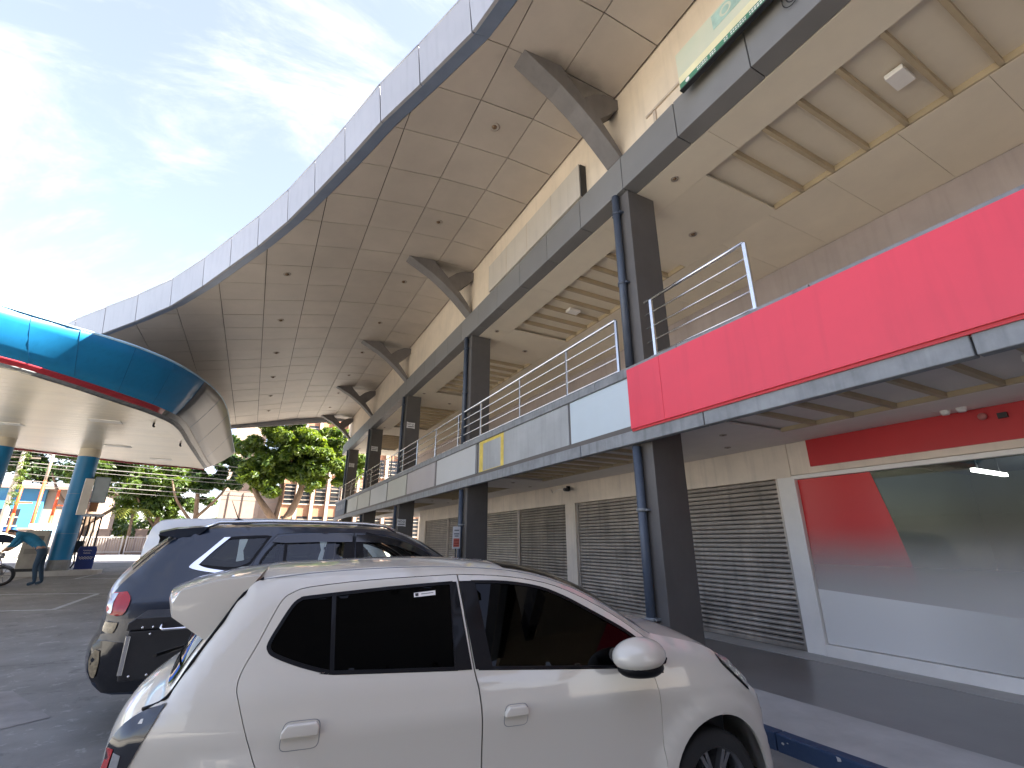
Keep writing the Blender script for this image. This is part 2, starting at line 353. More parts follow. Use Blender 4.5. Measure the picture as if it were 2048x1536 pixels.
# sidewalk
walk = tag(box('sidewalk', 4.62, 7.3, YN - 30, 34.5, -.3, .118, WALK_DARK), kind='structure')
bm = bmesh.new(); bbox(bm, 4.125, 4.98, YN - 30, 34.5, -.3, .122); from_bm('pavement_border', bm, WALK_LIGHT, walk)
box('pavement_border', 6.78, 7.22, YN - 30, 23.3, .119, .124, WALK_LIGHT, walk)
y = YN - 30
bm = bmesh.new(); bbox(bm, 0, .115, 0, 1.49, -.3, .126); bevel(bm, .012, 2); kerb0 = from_bm('kerb_stone', bm, KERB_BLUE, walk)
kerb0.location = (4.01, -6, 0)
for k in range(1, 27): share(kerb0, 'kerb_stone', walk, (4.01, -6 + 1.5 * k, 0))
# chips in the kerb paint
CHIP = M('bare_concrete_chip', (.5, .5, .48), .8)
for yy, zz, s in ((2.93, .07, .018), (2.89, .085, .010), (2.5, .105, .03), (2.2, .11, .02)):
    bm = bmesh.new(); n = 7
    bm.faces.new([bm.verts.new((4.006, yy + s * random.uniform(.4, 1) * math.cos(k * 2 * math.pi / n), zz + .7 * s * random.uniform(.3, 1) * math.sin(k * 2 * math.pi / n))) for k in range(n)])
    from_bm('paint_chip', bm, CHIP, walk)

PY = [4.8 + 6.4 * k for k in range(-1, 5)]           # pillar lines
def pillar(y):
    p = box('pillar', 4.575, 5.14, y - .19, y + .19, .115, 7.05, PILLAR, B, .012)
    tp = tube_obj('downpipe', [(4.505, y + .04, .13), (4.505, y + .04, 2.85)], .058, PIPE, p, 16)
    tp = tube_obj('downpipe', [(4.505, y + .04, 4.02), (4.505, y + .04, 7.04)], .058, PIPE, p, 16)
    for z in (.7, 2.0, 5.4, 6.7):
        bm = bmesh.new(); lathe(bm, [(.058, -.02), (.070, -.02), (.070, .02), (.058, .02)], 16, 'z', (4.505, y + .04, z)); bbox(bm, 4.5, 4.58, y - .06, y + .14, z - .012, z + .012)
        from_bm('pipe_clamp', bm, PIPE if z > 3 else TRIMCONC, p)
for y in PY: pillar(y)

# floor slab, ledges and fascia panels
box('floor_slab', 4.60, 9.3, YN, YF, 3.13, 3.93, CREAM_LOW, B)
box('gutter_soffit', 4.43, 4.95, YN, YF, 3.02, 3.125, PILLAR, B)
bm = bmesh.new(); bbox(bm, 0, .10, 0, 2.385, 2.87, 3.046); bevel(bm, .006, 1); g0 = from_bm('gutter_ledge', bm, TRIMCONC, B); g0.location = (4.40, -1.2, 0)
bm = bmesh.new(); bbox(bm, 0, .12, 0, 1.69, 3.852, 3.995); bevel(bm, .006, 1); l0 = from_bm('top_ledge', bm, TRIMCONC, B); l0.location = (4.44, -1.2, 0)
for k in [-3, -2, -1] + list(range(1, 14)): share(g0, 'gutter_ledge', B, (4.40, -1.2 + 2.4 * k, 0))
for k in [-4, -3, -2, -1] + list(range(1, 20)): share(l0, 'top_ledge', B, (4.44, -1.2 + 1.7 * k, 0))
PANC = [M('panel_blue_white', (.52, .60, .64), .4, var=.04, scale=1), M('panel_grey', (.36, .375, .375), .5, var=.14, scale=1.5, streak=.12),
        M('panel_pale', (.50, .51, .50), .45, var=.05, scale=1), M('panel_pinkish', (.42, .39, .385), .5, var=.07, scale=1.1), M('panel_sage', (.47, .475, .42), .5, var=.06, scale=1.2)]
for a, b, c in ((-8.9, 4.75, 2), (4.86, 6.34, 0), (6.40, 10.15, 1), (10.34, 13.15, 2), (13.30, 16.2, 3), (16.35, 18.95, 4), (19.12, 22.15, 2), (22.36, 25.1, 4), (25.3, 28.2, 4), (28.4, 32.3, 3)):
    box('fascia_panel', 4.475, 4.59, a, b, 3.05, 3.85, PANC[c], B, .006)
for y in (4.82, 6.37, 10.24, 13.23, 16.28, 19.04, 22.26, 25.2, 28.3):
    box('panel_post', 4.49, 4.585, y - .028, y + .028, 3.047, 3.851, PILLAR, B)
# yellow frame left on the grey panel
YEL = M('yellow_residue', (.66, .50, .10), .6, var=.18, scale=7, bump=.3)
fr = empty('painted_frame', (4.474, 9.45, 3.45), 0, 'yellow square outline left on a grey fascia panel under the railing', 'painted frame')
for a, b, c, d in ((-.62, .64, .33, .395), (-.62, .64, -.35, -.30), (-.62, -.48, -.30, .33), (.44, .64, -.30, .33)):
    box('frame_strip', -.004, 0, a, b, c, d, YEL, fr)

# upper beam with cladding panels
bm = bmesh.new(); bbox(bm, .012, .30, 0, 1.152, 7.064, 7.70); bevel(bm, .005, 1)
bp0 = from_bm('beam_panel', bm, BEAM, B); bp0.location = (4.49, -1.18, 0)
for k in list(range(-6, 0)) + list(range(1, 29)): share(bp0, 'beam_panel', B, (4.49, -1.18 + 1.165 * k, 0))
box('beam_core', 4.53, 4.77, YN, YF - .9, 7.085, 7.68, DARKGAP, B)
# upper wall
box('upper_wall', 4.60, 4.80, YN, YF - .9, 7.69, 9.3, CREAM, B)
WIRE = M('black_cable', (.02, .02, .02), .5)
PLM = M('wall_batten', (.52, .43, .34), .6, var=.12)
box('wall_batten', 4.57, 4.60, 2.3, 4.06, 8.02, 8.06, PLM, B); box('wall_batten', 4.57, 4.60, 3.86, 3.91, 7.7, 8.0, PLM, B)
# upper storey body (keeps the sky out behind)
box('gallery_wall', 9.0, 9.25, YN, YF - .9, 3.93, 7.06, GALLERY, B)
box('rear_block', 9.26, 22, YN - 16, YF - .9, 3.4, 9.9, CREAM, B)
box('roof_slab', 4.81, 22, YN - 16, YF - .92, 9.35, 9.7, CREAM, B)

# unseen wing behind the viewer, raised so the car windows reflect dark
sw = empty('unseen_wing', (-4, -18, 0), 0, 'unseen grey wing of shops behind the viewer, made tall to darken window reflections', 'building')
box('lower_wall', -14, 8, 0, .3, 0, 3.0, CREAM_LOW, sw); box('slab', -14, 8.3, -1.0, 2.6, 3.0, 3.95, PILLAR, sw); box('upper_wall', -14, 8, 0, .3, 3.95, 7.0, GALLERY, sw); box('roof_slab', -14.5, 8.3, -8, 3.6, 7.0, 13.5, PILLAR, sw)
for k in range(5): box('pillar', -13 + 5 * k, -12.5 + 5 * k, 1.9, 2.4, 0, 7.0, PILLAR, sw)
for k in range(5):
    q = box('shutter', -12.2 + 5 * k, -8.4 + 5 * k, .3, .34, .1, 2.5, SHUT, sw)
# gallery ceiling (z 7.06): boards, ribs, recess
def ceiling(z, x0, xa, xb, x1, pitch, margin, mat, y_lo, y_hi, ribmat, tile, dep=.07):
    y = y_lo
    w = tile
    k = 0
    while y < y_hi - .01:
        yb = min(y + w, y_hi)
        box('ceiling_board', xb + .004, x1, y + .003, yb - .003, z, z + .03, mat, B)
        y = yb
    y = y_lo
    while y < y_hi - .01:
        yb = min(y + 2.4, y_hi); box('ceiling_board', x0, xa - .004, y + .003, yb - .003, z, z + .03, mat, B); y = yb
    box('ceiling_recess', xa - .05, xb + .05, y_lo, y_hi, z + dep, z + dep + .03, mat, B)
    edges = [y_lo] + [p for p in PY if y_lo < p < y_hi] + [y_hi]
    for p in PY:
        if y_lo - 1 < p < y_hi + 1:
            box('ceiling_board', xa, xb, max(p - margin, y_lo), min(p + margin, y_hi), z + .001, z + .031, mat, B)
    rib0 = None
    for i in range(len(PY) - 1):
        a, b = PY[i] + margin, PY[i + 1] - margin
        n = int(round((b - a) / pitch))
        for k in range(1, n):
            yy = a + (b - a) * k / n
            if not (y_lo < yy < y_hi): continue
            if rib0 is None:
                bm = bmesh.new(); bbox(bm, xa, xb, -.026, .026, z + .004, z + dep); rib0 = from_bm('ceiling_rib', bm, ribmat, B); rib0.location = (0, yy, 0)
            else: share(rib0, 'ceiling_rib', B, (0, yy, 0))
        box('recess_edge', xb - .035, xb, a, b, z + .004, z + dep, ribmat, B)
ceiling(7.06, 4.80, 5.46, 7.20, 8.99, .49, 1.0, CEIL, -8.8, 31.4, RIB, .98, .10)
ceiling(3.055, 4.96, 5.08, 6.36, 7.21, .45, .9, CEIL_LOW, -8.8, 32.0, RIB, 1.6, .06)
def downlight(parent, x, y, z, r=.085, nm=(0, 0, -1)):
    bm = bmesh.new()
    lathe(bm, [(r, .0), (r, -.012), (r * .72, -.014), (r * .68, .03), (0.001, .05)], 20, 'z', (0, 0, 0))
    n = Vector(nm); o = from_bm('downlight', bm, LAMP_RIM, parent); o.location = (x, y, z)
    o.rotation_euler = Vector((0, 0, 1)).rotation_difference(-n).to_euler()
    bm = bmesh.new(); bmesh.ops.create_uvsphere(bm, u_segments=12, v_segments=8, radius=r * .5); c = from_bm('bulb', bm, LAMP_IN, parent, True); c.location = (x, y, z + .005)
    return o
for y in PY[1:]:
    downlight(B, 5.08, y - .72, 7.058, .06); downlight(B, 6.45, y + .15, 7.058, .075)
    downlight(B, 5.75, y - .4, 3.053, .05); downlight(B, 6.6, y + .2, 3.053, .05)
# flat ceiling fixtures and small wall things
box('ceiling_lamp', 6.13, 6.45, 1.44, 1.64, 7.055, 7.125, WHITE, B, .012); box('ceiling_lamp', 6.13, 6.45, 8.5, 8.7, 7.055, 7.125, WHITE, B, .012)
box('ceiling_lamp', 5.55, 5.95, 1.12, 1.24, 3.04, 3.11, WHITE, B, .012)
for yy in (2.15, 2.3): 
    bm = bmesh.new(); lathe(bm, [(.0, -.05), (.035, -.05), (.045, -.02), (.05, 0)], 14, 'z', (6.95, yy, 3.055)); from_bm('smoke_detector', bm, WHITE, B)

# ground-floor wall, shutters, window
WX = 7.2
box('shop_wall_lintel', WX, WX + .2, 4.42, 23.3, 2.545, 3.06, CREAM_LOW, B)
for a, b in ((4.40, 4.64), (7.20, 7.46), (10.14, 10.58), (16.1, 16.62), (22.4, 23.3)):
    box('shop_wall_pier', WX - .015, WX + .2, a, b, .1, 2.543, CREAM_LOW if a > 5 else WHITE, B)
box('shop_wall_end', WX + .2, 14, 23.05, 23.3, .1, 3.06, CREAM_LOW, B)
slat_m = None
def shutter(y0, y1, SHUT=SHUT):
    root = box('roller_shutter', WX + .115, WX + .13, y0, y1, .12, 2.545, DARKGAP, B)
    n = 32; h = 2.36 / n
    prof = [(.108, 0), (.072, h * .10), (.060, h * .38), (.066, h * .64), (.096, h * .82), (.108, h * .86)]
    bm = bmesh.new(); prism(bm, prof, 'y', 0, 1)
    s0 = from_bm('slat', bm, SHUT, root); s0.location = (WX, y0 + .04, .19); s0.scale = (1, y1 - y0 - .08, 1)
    for k in range(1, n): share(s0, 'slat', root, (WX + random.uniform(-.003, .003), y0 + .04, .19 + h * k), random.uniform(-.0012, .0012), (1, y1 - y0 - .08, 1))
    box('guide_rail', WX + .03, WX + .11, y0, y0 + .045, .12, 2.545, SHUT, root); box('guide_rail', WX + .03, WX + .11, y1 - .045, y1, .12, 2.545, SHUT, root)
    box('bottom_bar', WX + .06, WX + .10, y0 + .05, y1 - .05, .125, .19, SHUT, root)
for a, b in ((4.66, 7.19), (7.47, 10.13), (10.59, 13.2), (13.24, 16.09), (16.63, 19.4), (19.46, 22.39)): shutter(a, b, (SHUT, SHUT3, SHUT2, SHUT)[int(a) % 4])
# shop window with frame, films and the lit room behind it
win = box('shop_window', WX + .045, WX + .055, -6, 4.36, .27, 2.50, M_glass('window_glass', (.78, .79, .76), ior=1.25), B)
for a, b, c, d in ((4.36, 4.40, .12, 2.56), (-6, 4.36, .12, .27), (-6, 4.36, 2.50, 2.56)):
    box('window_frame', WX - .03, WX + .10, a, b, c, d, WHITE, win, .006)
for yy in (2.36, .9, -.6): box('glass_clamp', WX + .02, WX + .075, yy - .03, yy + .03, .272, .36, STEEL, win, .004)
def film_mat(name, col, axis, a, b, lo, hi, tr=(.5, .5, .5), rough=.35):
    """printed window film: coverage (halftone opacity) runs from a to b along an axis, as printed"""
    m = bpy.data.materials.new(name); m.use_nodes = True; n = m.node_tree; n.nodes.clear()
    o = n.nodes.new('ShaderNodeOutputMaterial'); t = n.nodes.new('ShaderNodeBsdfTransparent'); d = n.nodes.new('ShaderNodeBsdfPrincipled')
    mx = n.nodes.new('ShaderNodeMixShader'); geo = n.nodes.new('ShaderNodeNewGeometry'); sp = n.nodes.new('ShaderNodeSeparateXYZ')
    n.links.new(geo.outputs['Position'], sp.inputs[0]); mr = n.nodes.new('ShaderNodeMapRange')
    mr.interpolation_type = 'SMOOTHSTEP'
    mr.inputs[1].default_value = a; mr.inputs[2].default_value = b; mr.inputs[3].default_value = lo; mr.inputs[4].default_value = hi
    n.links.new(sp.outputs[axis], mr.inputs[0]); d.inputs['Base Color'].default_value = (*col, 1); d.inputs['Roughness'].default_value = rough
    n.links.new(mr.outputs[0], mx.inputs[0]); n.links.new(t.outputs[0], mx.inputs[1]); n.links.new(d.outputs[0], mx.inputs[2]); n.links.new(mx.outputs[0], o.inputs[0])
    return m
bm = bmesh.new(); prism(bm, [(4.355, .95), (4.355, 2.495), (3.36, 2.495), (3.24, 1.9), (3.14, 1.3), (3.12, .95)], 'x', WX + .038, WX + .042)
from_bm('window_film', bm, film_mat('film_red', (.66, .035, .035), 'Z', .75, 1.75, .35, .93), win)
box('window_film', WX + .030, WX + .034, -6, 4.355, .275, 1.9, film_mat('film_frost', (.60, .575, .55), 'Z', 1.9, .5, .0, .92), win)
bm = bmesh.new(); prism(bm, [(4.353, .28), (4.353, .97), (2.55, .86), (1.2, .74), (1.2, .28)], 'x', WX + .024, WX + .027)
from_bm('window_film', bm, film_mat('film_white', (.80, .785, .755), 'Y', 1.4, 3.4, .0, .95), win)
box('red_band', WX - .035, WX + .02, -6, 4.08, 2.66, 3.053, RED_DARK, B)
box('shop_wall_lintel', WX, WX + .2, -6, 4.41, 2.57, 3.06, CREAM_LOW, B)
for yy in (2.05,): 
    bm = bmesh.new(); lathe(bm, [(.0, 0), (.038, 0), (.042, .02), (.03, .05), (0, .055)], 16, 'x', (WX - .09, yy, 2.95)); from_bm('wall_siren', bm, M('siren_rose', (.45, .16, .15), .4), B)
    box('wall_siren', WX - .07, WX - .034, yy - .2, yy - .12, 2.9, 2.96, DARK, B)
ROOM = M('room_green_wall', (.13, .15, .10), .7, var=.1, scale=.8)
ROOMD = M('room_floor', (.16, .15, .14), .4, var=.15)
box('room_floor', WX + .21, 14, -6, 4.5, .05, .12, ROOMD, B); box('room_back', 13.8, 14, -6, 4.5, .1, 3.0, ROOM, B)
box('room_side', WX + .21, 13.8, 4.5, 4.62, .1, 3.0, ROOM, B); box('room_side', WX + .21, 14, -6.1, -6, .1, 3.0, ROOM, B)
box('room_ceiling', WX + .21, 14, -6, 4.62, 3.0, 3.055, M('room_ceiling', (.10, .11, .11), .8), B)
for x, y in ((9.4, 3.0), (9.6, 1.5), (11.5, 2.6), (11.7, .6), (9.8, -1.0)):
    t = box('tube_lamp', x, x + 1.2, y - .025, y + .025, 2.60, 2.65, M_emit('tube_glow', (.95, 1, .97), 2.2) if 'tube_glow' not in MATS else MATS['tube_glow'], B)
    tube_obj('lamp_stem', [(x + .2, y, 2.65), (x + .2, y, 3.0)], .006, DARK, t, 6); tube_obj('lamp_stem', [(x + 1, y, 2.65), (x + 1, y, 3.0)], .006, DARK, t, 6)
ct = empty('shop_counter', (11.2, 1.6, .12), 0, 'wooden counter deep inside the shop behind the frosted window', 'counter')
WOOD = M('counter_wood', (.34, .22, .09), .5, var=.2, scale=3, stretch=(1, 8, 1))
box('counter_top', -.4, .4, -1.5, 1.2, 1.0, 1.06, WOOD, ct, .01); box('counter_front', -.33, .33, -1.45, 1.15, 0, 1.0, ROOM, ct)

# railing on the gallery edge
def railing(nm, ys, y0, y1, label):
    r = empty(nm, (4.50, ys[0], 3.99), 0, label, 'railing')
    o = ys[0]
    for y in ys:
        bm = bmesh.new(); bbox(bm, -.02, .02, y - o - .022, y - o + .022, 0, .87); bevel(bm, .004, 1); bbox(bm, -.045, .045, y - o - .05, y - o + .05, 0, .012)
        from_bm('post', bm, STEEL, r)
    tube_obj('top_rail', [(0, y0 - o, .875), (0, y1 - o, .875)], .024, STEEL, r, 10)
    for z in (.04, .25, .46, .67): tube_obj('rail', [(-.005, y0 - o, z), (-.005, y1 - o, z)], .0115, STEEL, r, 8)
    return r
railing('balcony_railing', [5.06, 6.42, 8.15, 10.12, 11.58, 13.42, 15.3, 17.05, 18.8, 20.65, 22.5, 24.3, 26.0, 27.7, 29.6, 31.9], 5.06, 31.9, 'long stainless steel balcony railing running left from the big pillar to the building end')
railing('balcony_railing', [4.30, 2.80], 2.80, 4.42, 'short stainless steel railing piece standing just above the red signboard')

# ------------------------------------------------------------------ canopy roof
PX = np.array([-9, -6, -2, -.7, .35, 1.3, 2.4, 3.3, 4.7]); PZ = np.array([6.45, 7.10, 8.03, 8.33, 8.58, 8.80, 9.0, 9.12, 9.13])
def rz(x): return float(np.interp(x, PX, PZ))
EDGE = [(4.3, -14), (4.15, -9), (3.9, -5), (3.55, -2), (3.2, 0.), (2.62, 1.2), (2.26, 2.6), (1.93, 4.0), (1.79, 4.66), (1.34, 5.78), (.92, 6.73), (.51, 7.88), (.09, 8.97), (-.35, 10.05), (-.91, 11.19), (-1.49, 12.22), (-2.13, 13.36),
        (-2.95, 14.63), (-3.86, 15.68), (-4.74, 16.59), (-5.6, 17.5), (-6.3, 18.5), (-6.8, 19.7), (-7.05, 21.1), (-7.05, 22.6), (-7.0, 24.2), (-6.9, 25.8), (-6.75, 27.4), (-6.55, 29.0), (-6.3, 31.1)]
EX = np.array([e[0] for e in EDGE]); EY = np.array([e[1] for e in EDGE])
def ex(y): return float(np.interp(y, EY, EX))
canopy = box('canopy_roof', 4.82, 4.9, YN, 31.1, 9.14, 9.34, CREAM, B)     # roof part; its skin pieces hang under it
# backing / roof deck (one closed sheet, dark below, metal on top)
bm = bmesh.new(); rows = []
yy = sorted(set(list(EY) + list(np.arange(-13, 31, 1.0)) + [31.1]))
for y in yy:
    x0 = ex(y) + .06; xx = [x0 + (4.85 - x0) * k / 12 for k in range(13)]
    rows.append([(bm.verts.new((x, y, rz(x) + .05)), bm.verts.new((x, y, rz(x) + .70))) for x in xx])
for i in range(len(rows) - 1):
    for k in range(12):
        bm.faces.new((rows[i][k][0], rows[i + 1][k][0], rows[i + 1][k + 1][0], rows[i][k + 1][0]))
        bm.faces.new((rows[i][k][1], rows[i][k + 1][1], rows[i + 1][k + 1][1], rows[i + 1][k][1]))
for r in (rows[0], rows[-1]):
    for k in range(12): bm.faces.new((r[k][0], r[k + 1][0], r[k + 1][1], r[k][1]))
for i in range(len(rows) - 1): bm.faces.new((rows[i][0][0], rows[i][0][1], rows[i + 1][0][1], rows[i + 1][0][0]))
bmesh.ops.recalc_face_normals(bm, faces=list(bm.faces))
from_bm('roof_deck', bm, DARKGAP, canopy)
# soffit panels
GX = [4.57, 3.50, 2.43, 1.36, .34, -.71, -1.77, -2.83, -3.89, -4.95, -6.01, -7.07]
GY = [31.08 - 1.055 * k for k in range(0, 38)]
TW = .30
def clip_half(poly, p, q):
    """keep points right of (greater x than) the line p->q (p lower y)"""
    def s(a): return (q[0] - p[0]) * (a[1] - p[1]) - (q[1] - p[1]) * (a[0] - p[0])
    o = []
    for i in range(len(poly)):
        a, b = poly[i], poly[(i + 1) % len(poly)]; sa, sb = s(a), s(b)
        if sa <= 0: o.append(a)
        if (sa < 0) != (sb < 0) and abs(sa - sb) > 1e-9:
            t = sa / (sa - sb); o.append((a[0] + (b[0] - a[0]) * t, a[1] + (b[1] - a[1]) * t))
    return o
def area(p): return abs(sum(p[i][0] * p[(i + 1) % len(p)][1] - p[(i + 1) % len(p)][0] * p[i][1] for i in range(len(p)))) / 2
pan = 0
gap = .008
for j in range(len(GY) - 1):
    y1, y0 = GY[j], GY[j + 1]
    if y1 < -7.0: break
    e0, e1 = ex(y0) + TW, ex(y1) + TW
    for i in range(len(GX) - 1):
        x1, x0 = GX[i] - gap, GX[i + 1] + gap
        P = [(x0, y0 + gap), (x1, y0 + gap), (x1, y1 - gap), (x0, y1 - gap)]
        P = clip_half(P, (e0, y0), (e1, y1))
        if len(P) < 3 or area(P) < .01: continue
        bm = bmesh.new(); dz = random.uniform(-.003, .003); tx = random.uniform(-.004, .004)
        lo = [bm.verts.new((x, y, rz(x) + dz + tx * (y - y0))) for x, y in P]; hi = [bm.verts.new((x, y, rz(x) + .03)) for x, y in P]
        n = len(P); bm.faces.new(lo[::-1]); bm.faces.new(hi)
        for k in range(n): bm.faces.new((lo[k], lo[(k + 1) % n], hi[(k + 1) % n], hi[k]))
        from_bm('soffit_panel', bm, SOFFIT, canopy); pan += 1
# far end closing strip of soffit and fascia
box('end_fascia', -6.3, 4.75, 31.11, 31.16, 0, .78, FASCIA, canopy)
o = bpy.data.objects['end_fascia']; me = o.data
for v in me.vertices: v.co.z = rz(v.co.x) - .02 + v.co.z
# curved fascia panels and their under-trim
def offs(i):
    p = Vector(EDGE[i]); a = Vector(EDGE[max(i - 1, 0)]); b = Vector(EDGE[min(i + 1, len(EDGE) - 1)]); d = (b - a).normalized(); return p, Vector((-d.y, d.x))
for i in range(len(EDGE) - 1):
    (p, n0), (q, n1) = offs(i), offs(i + 1)
    d = (q - p).normalized(); p2 = p + d * .013; q2 = q - d * .013
    nn = Vector((-d.y, d.x))
    if nn.x > 0: nn = -nn
    bm = bmesh.new()
    A = [(p2.x, p2.y), (q2.x, q2.y), (q2.x - nn.x * .05, q2.y - nn.y * .05), (p2.x - nn.x * .05, p2.y - nn.y * .05)]
    zz = [rz(p.x), rz(q.x), rz(q.x), rz(p.x)]
    lo = [bm.verts.new((a[0], a[1], z - .03)) for a, z in zip(A, zz)]; hi = [bm.verts.new((a[0] + nn.x * .10, a[1] + nn.y * .10, z + .76)) for a, z in zip(A, zz)]
    bm.faces.new(lo[::-1]); bm.faces.new(hi)
    for k in range(4): bm.faces.new((lo[k], lo[(k + 1) % 4], hi[(k + 1) % 4], hi[k]))
    bmesh.ops.recalc_face_normals(bm, faces=list(bm.faces)); from_bm('fascia_panel', bm, FASCIA, canopy)
    # drip trim under the edge
    bm = bmesh.new(); w = TW - .01
    def wdt(pt, y): return Vector((ex(y) + w, y))
    a0 = (p.x - nn.x * .052, p.y - nn.y * .052); b0 = (q.x - nn.x * .052, q.y - nn.y * .052)
    a1 = (p.x + w, p.y); b1 = (q.x + w, q.y)
    pts = [(a0[0], a0[1], rz(p.x) - .028), (b0[0], b0[1], rz(q.x) - .028), (b1[0], b1[1], rz(q.x + w) - .004), (a1[0], a1[1], rz(p.x + w) - .004)]
    v = [bm.verts.new(t) for t in pts]; u = [bm.verts.new((t[0], t[1], t[2] + .03)) for t in pts]
    bm.faces.new(v); bm.faces.new(u[::-1])
    for k in range(4): bm.faces.new((v[k], v[(k + 1) % 4], u[(k + 1) % 4], u[k]))
    bmesh.ops.recalc_face_normals(bm, faces=list(bm.faces)); from_bm('edge_trim', bm, TRIM, canopy)
    # top coping
    bm = bmesh.new(); tube(bm, [(p.x + nn.x * .09, p.y + nn.y * .09, rz(p.x) + .77), (q.x + nn.x * .09, q.y + nn.y * .09, rz(q.x) + .77)], .022, 6); from_bm('coping', bm, FASCIA, canopy)
for k in range(-1, 8):
    y = 6.2 + 3.15 * k; downlight(canopy, 2.9, y, rz(2.9) - .004, .105, (.0, 0, -1))
for k in range(0, 6):
    y = 12.55 + 3.13 * k; downlight(canopy, -.22, y, rz(-.22) - .004, .105, (.22, 0, -1))
# soot-stained braces
BR = M('brace_grey', (.17, .155, .145), .6, var=.14, scale=2.5, streak=.12)
for y in PY:
    out_ = [(4.50, 7.705), (4.28, 7.93), (4.03, 8.17), (3.70, 8.44), (3.35, 8.68), (3.0, 8.86), (2.63, 8.99)]
    inn = [(3.35, 9.09), (3.47, 9.00), (3.62, 8.86), (3.82, 8.66), (4.14, 8.34), (4.40, 8.02), (4.62, 7.705)]
    bm = bmesh.new(); prism(bm, [(a, b + (.06 if b > 8.9 else 0)) for a, b in out_] + [(a, b + (.06 if b > 9 else 0)) for a, b in inn], 'y', y - .17, y + .17); bevel(bm, .006, 1)
    br = from_bm('brace', bm, BR, B)
    bm = bmesh.new(); prism(bm, [(3.80, 8.66), (4.06, 8.90), (4.30, 9.03), (4.605, 9.06), (4.605, 8.86), (4.33, 8.56), (4.12, 8.36)], 'y', y - .13, y + .13)
    from_bm('brace_arm', bm, BR, br)
# signs on the upper wall ------------------------------------------------
BXG = M('box_pale_grey', (.52, .47, .40), .55, var=.06, scale=1.2, streak=.12)
lb = empty('light_box', (4.45, 5.7, 7.7), 0, 'blank pale sign box on the upper cream wall left of the first brace', 'sign box')
box('box_body', 0, .145, 0, 4.0, 0, .75, BXG, lb, .008); box('end_cap', .02, .145, -.03, -.002, 0, .72, DARK, lb)
for k in range(1, 4): box('joint_strip', -.004, 0, k * 1.0 - .006, k * 1.0 + .006, 0, .75, PLM, lb)
GS = empty('wall_billboard', (4.32, 3.18, 7.52), 0, 'pale green and cream billboard with a dark green footer above the grey beam', 'billboard')
GBASE = M('billboard_pale', (.56, .60, .46), .4, var=.09, scale=2.0, col2=(.66, .64, .48)); GT = M('billboard_teal', (.36, .50, .42), .4, var=.25, scale=5); GG = M('billboard_green', (.08, .24, .15), .4)
GC = M('billboard_cream', (.78, .72, .46), .4)
box('board', 0, .06, -4.2, 0, 0, .66, GBASE, GS, .006); box('cream_band', -.004, -.001, -4.19, -.01, .10, .22, GC, GS); box('green_footer', -.004, -.001, -4.19, -.01, .012, .098, GG, GS)
box('teal_band', -.004, -.001, -4.19, -.62, .38, .62, GT, GS)
bm = bmesh.new(); bmesh.ops.create_circle(bm, cap_ends=True, segments=24, radius=.034); c = from_bm('footer_emblem', bm, WHITE, GS); c.rotation_euler = (0, R(-90), 0); c.location = (-.006, -.14, .055)
yy = -.25
while yy > -4.1:                                                  # small illegible footer lettering
    w = random.uniform(.014, .03)
    if random.random() > .17: 
        for zz in (.062, .030): box('footer_letter', -.006, -.0042, yy - w, yy, zz, zz + random.choice((.016, .02)), WHITE, GS)
    yy -= w + .01
bm = bmesh.new()
for yy, s in ((-.82, 1), (-1.12, .8), (-1.42, .9), (-1.74, .8)):
    lathe(bm, [(.085 * s, 0), (.055 * s, 0)], 18, 'x', (-.0065, yy, .50))
from_bm('title_letter', bm, GBASE, GS); box('board_frame', -.012, .06, -4.2, 0, -.02, -.001, DARK, GS)

rs = empty('shop_sign', (4.36, 4.76, 3.058), 0, 'long blank red signboard over the shop front beside the grey pillar', 'signboard')
box('sign_face', 0, .11, -.62, 0, 0, .86, RED, rs, .006); box('sign_face', 0, .11, -12, -.6235, 0, .86, RED, rs, .006)
bm = bmesh.new(); bbox(bm, .02, .11, -12, 0, -.03, 0); from_bm('sign_base', bm, RED_DARK, rs)
# bundled cable on the beam
cb = empty('cable_coil', (4.47, 1.72, 7.45), 0, 'loop of black cable hanging on the grey beam at the top edge', 'cable')
tube_obj('loop', [(0, .0 + .09 * math.cos(t / 3), .13 * math.sin(t / 3)) for t in range(0, 20)], .006, WIRE, cb, 6)
tube_obj('loop', [(-.01, -.03 + .07 * math.cos(t / 3), .01 + .11 * math.sin(t / 3)) for t in range(0, 20)], .006, WIRE, cb, 6)

# ------------------------------------------------------------------ vehicles
PAINT_W = M('car_white_paint', (.62, .585, .50), .32, var=.012, scale=.5, coat=1.0, detail=1)
PAINT_B = M('suv_dark_blue_paint', (.007, .015, .032), .3, var=.02, scale=.5, coat=.6, detail=1)
PAINT_V = M('van_white_paint', (.68, .70, .70), .35, var=.03, coat=.4)
BLACKTRIM = M('black_trim', (.006, .006, .007), .4, var=.1, spec=.2)
GLOSSBLK = M('gloss_black', (.008, .009, .012), .08, var=.05, coat=.5)
RUBBER = M('tyre_rubber', (.018, .018, .018), .75, var=.2, scale=14, bump=.2, bscale=90)
ALLOY = M('alloy_rim', (.26, .26, .27), .3, metal=.8, var=.08, scale=10)
CHROME = M('chrome', (.80, .80, .82), .12, metal=1., var=.03)
INNER = M('cabin_dark', (.030, .030, .032), .8, var=.1)
SEAT = M('seat_fabric', (.05, .05, .055), .8, var=.15, scale=9)
LAMP_R = M('lamp_red', (.42, .012, .015), .10, var=.1, coat=.6); LAMP_C = M('lamp_clear', (.50, .50, .50), .08, metal=.55, var=.2, scale=14, coat=.6); LAMP_A = M('lamp_amber', (.26, .21, .13), .15, var=.35, scale=30, coat=.5)
GL_DARK = M_glass('glass_black_tint', (.0007, .0007, .0008), ior=1.26)
GL_SUV = M_glass('glass_light_tint', (.78, .84, .82), ior=1.5)
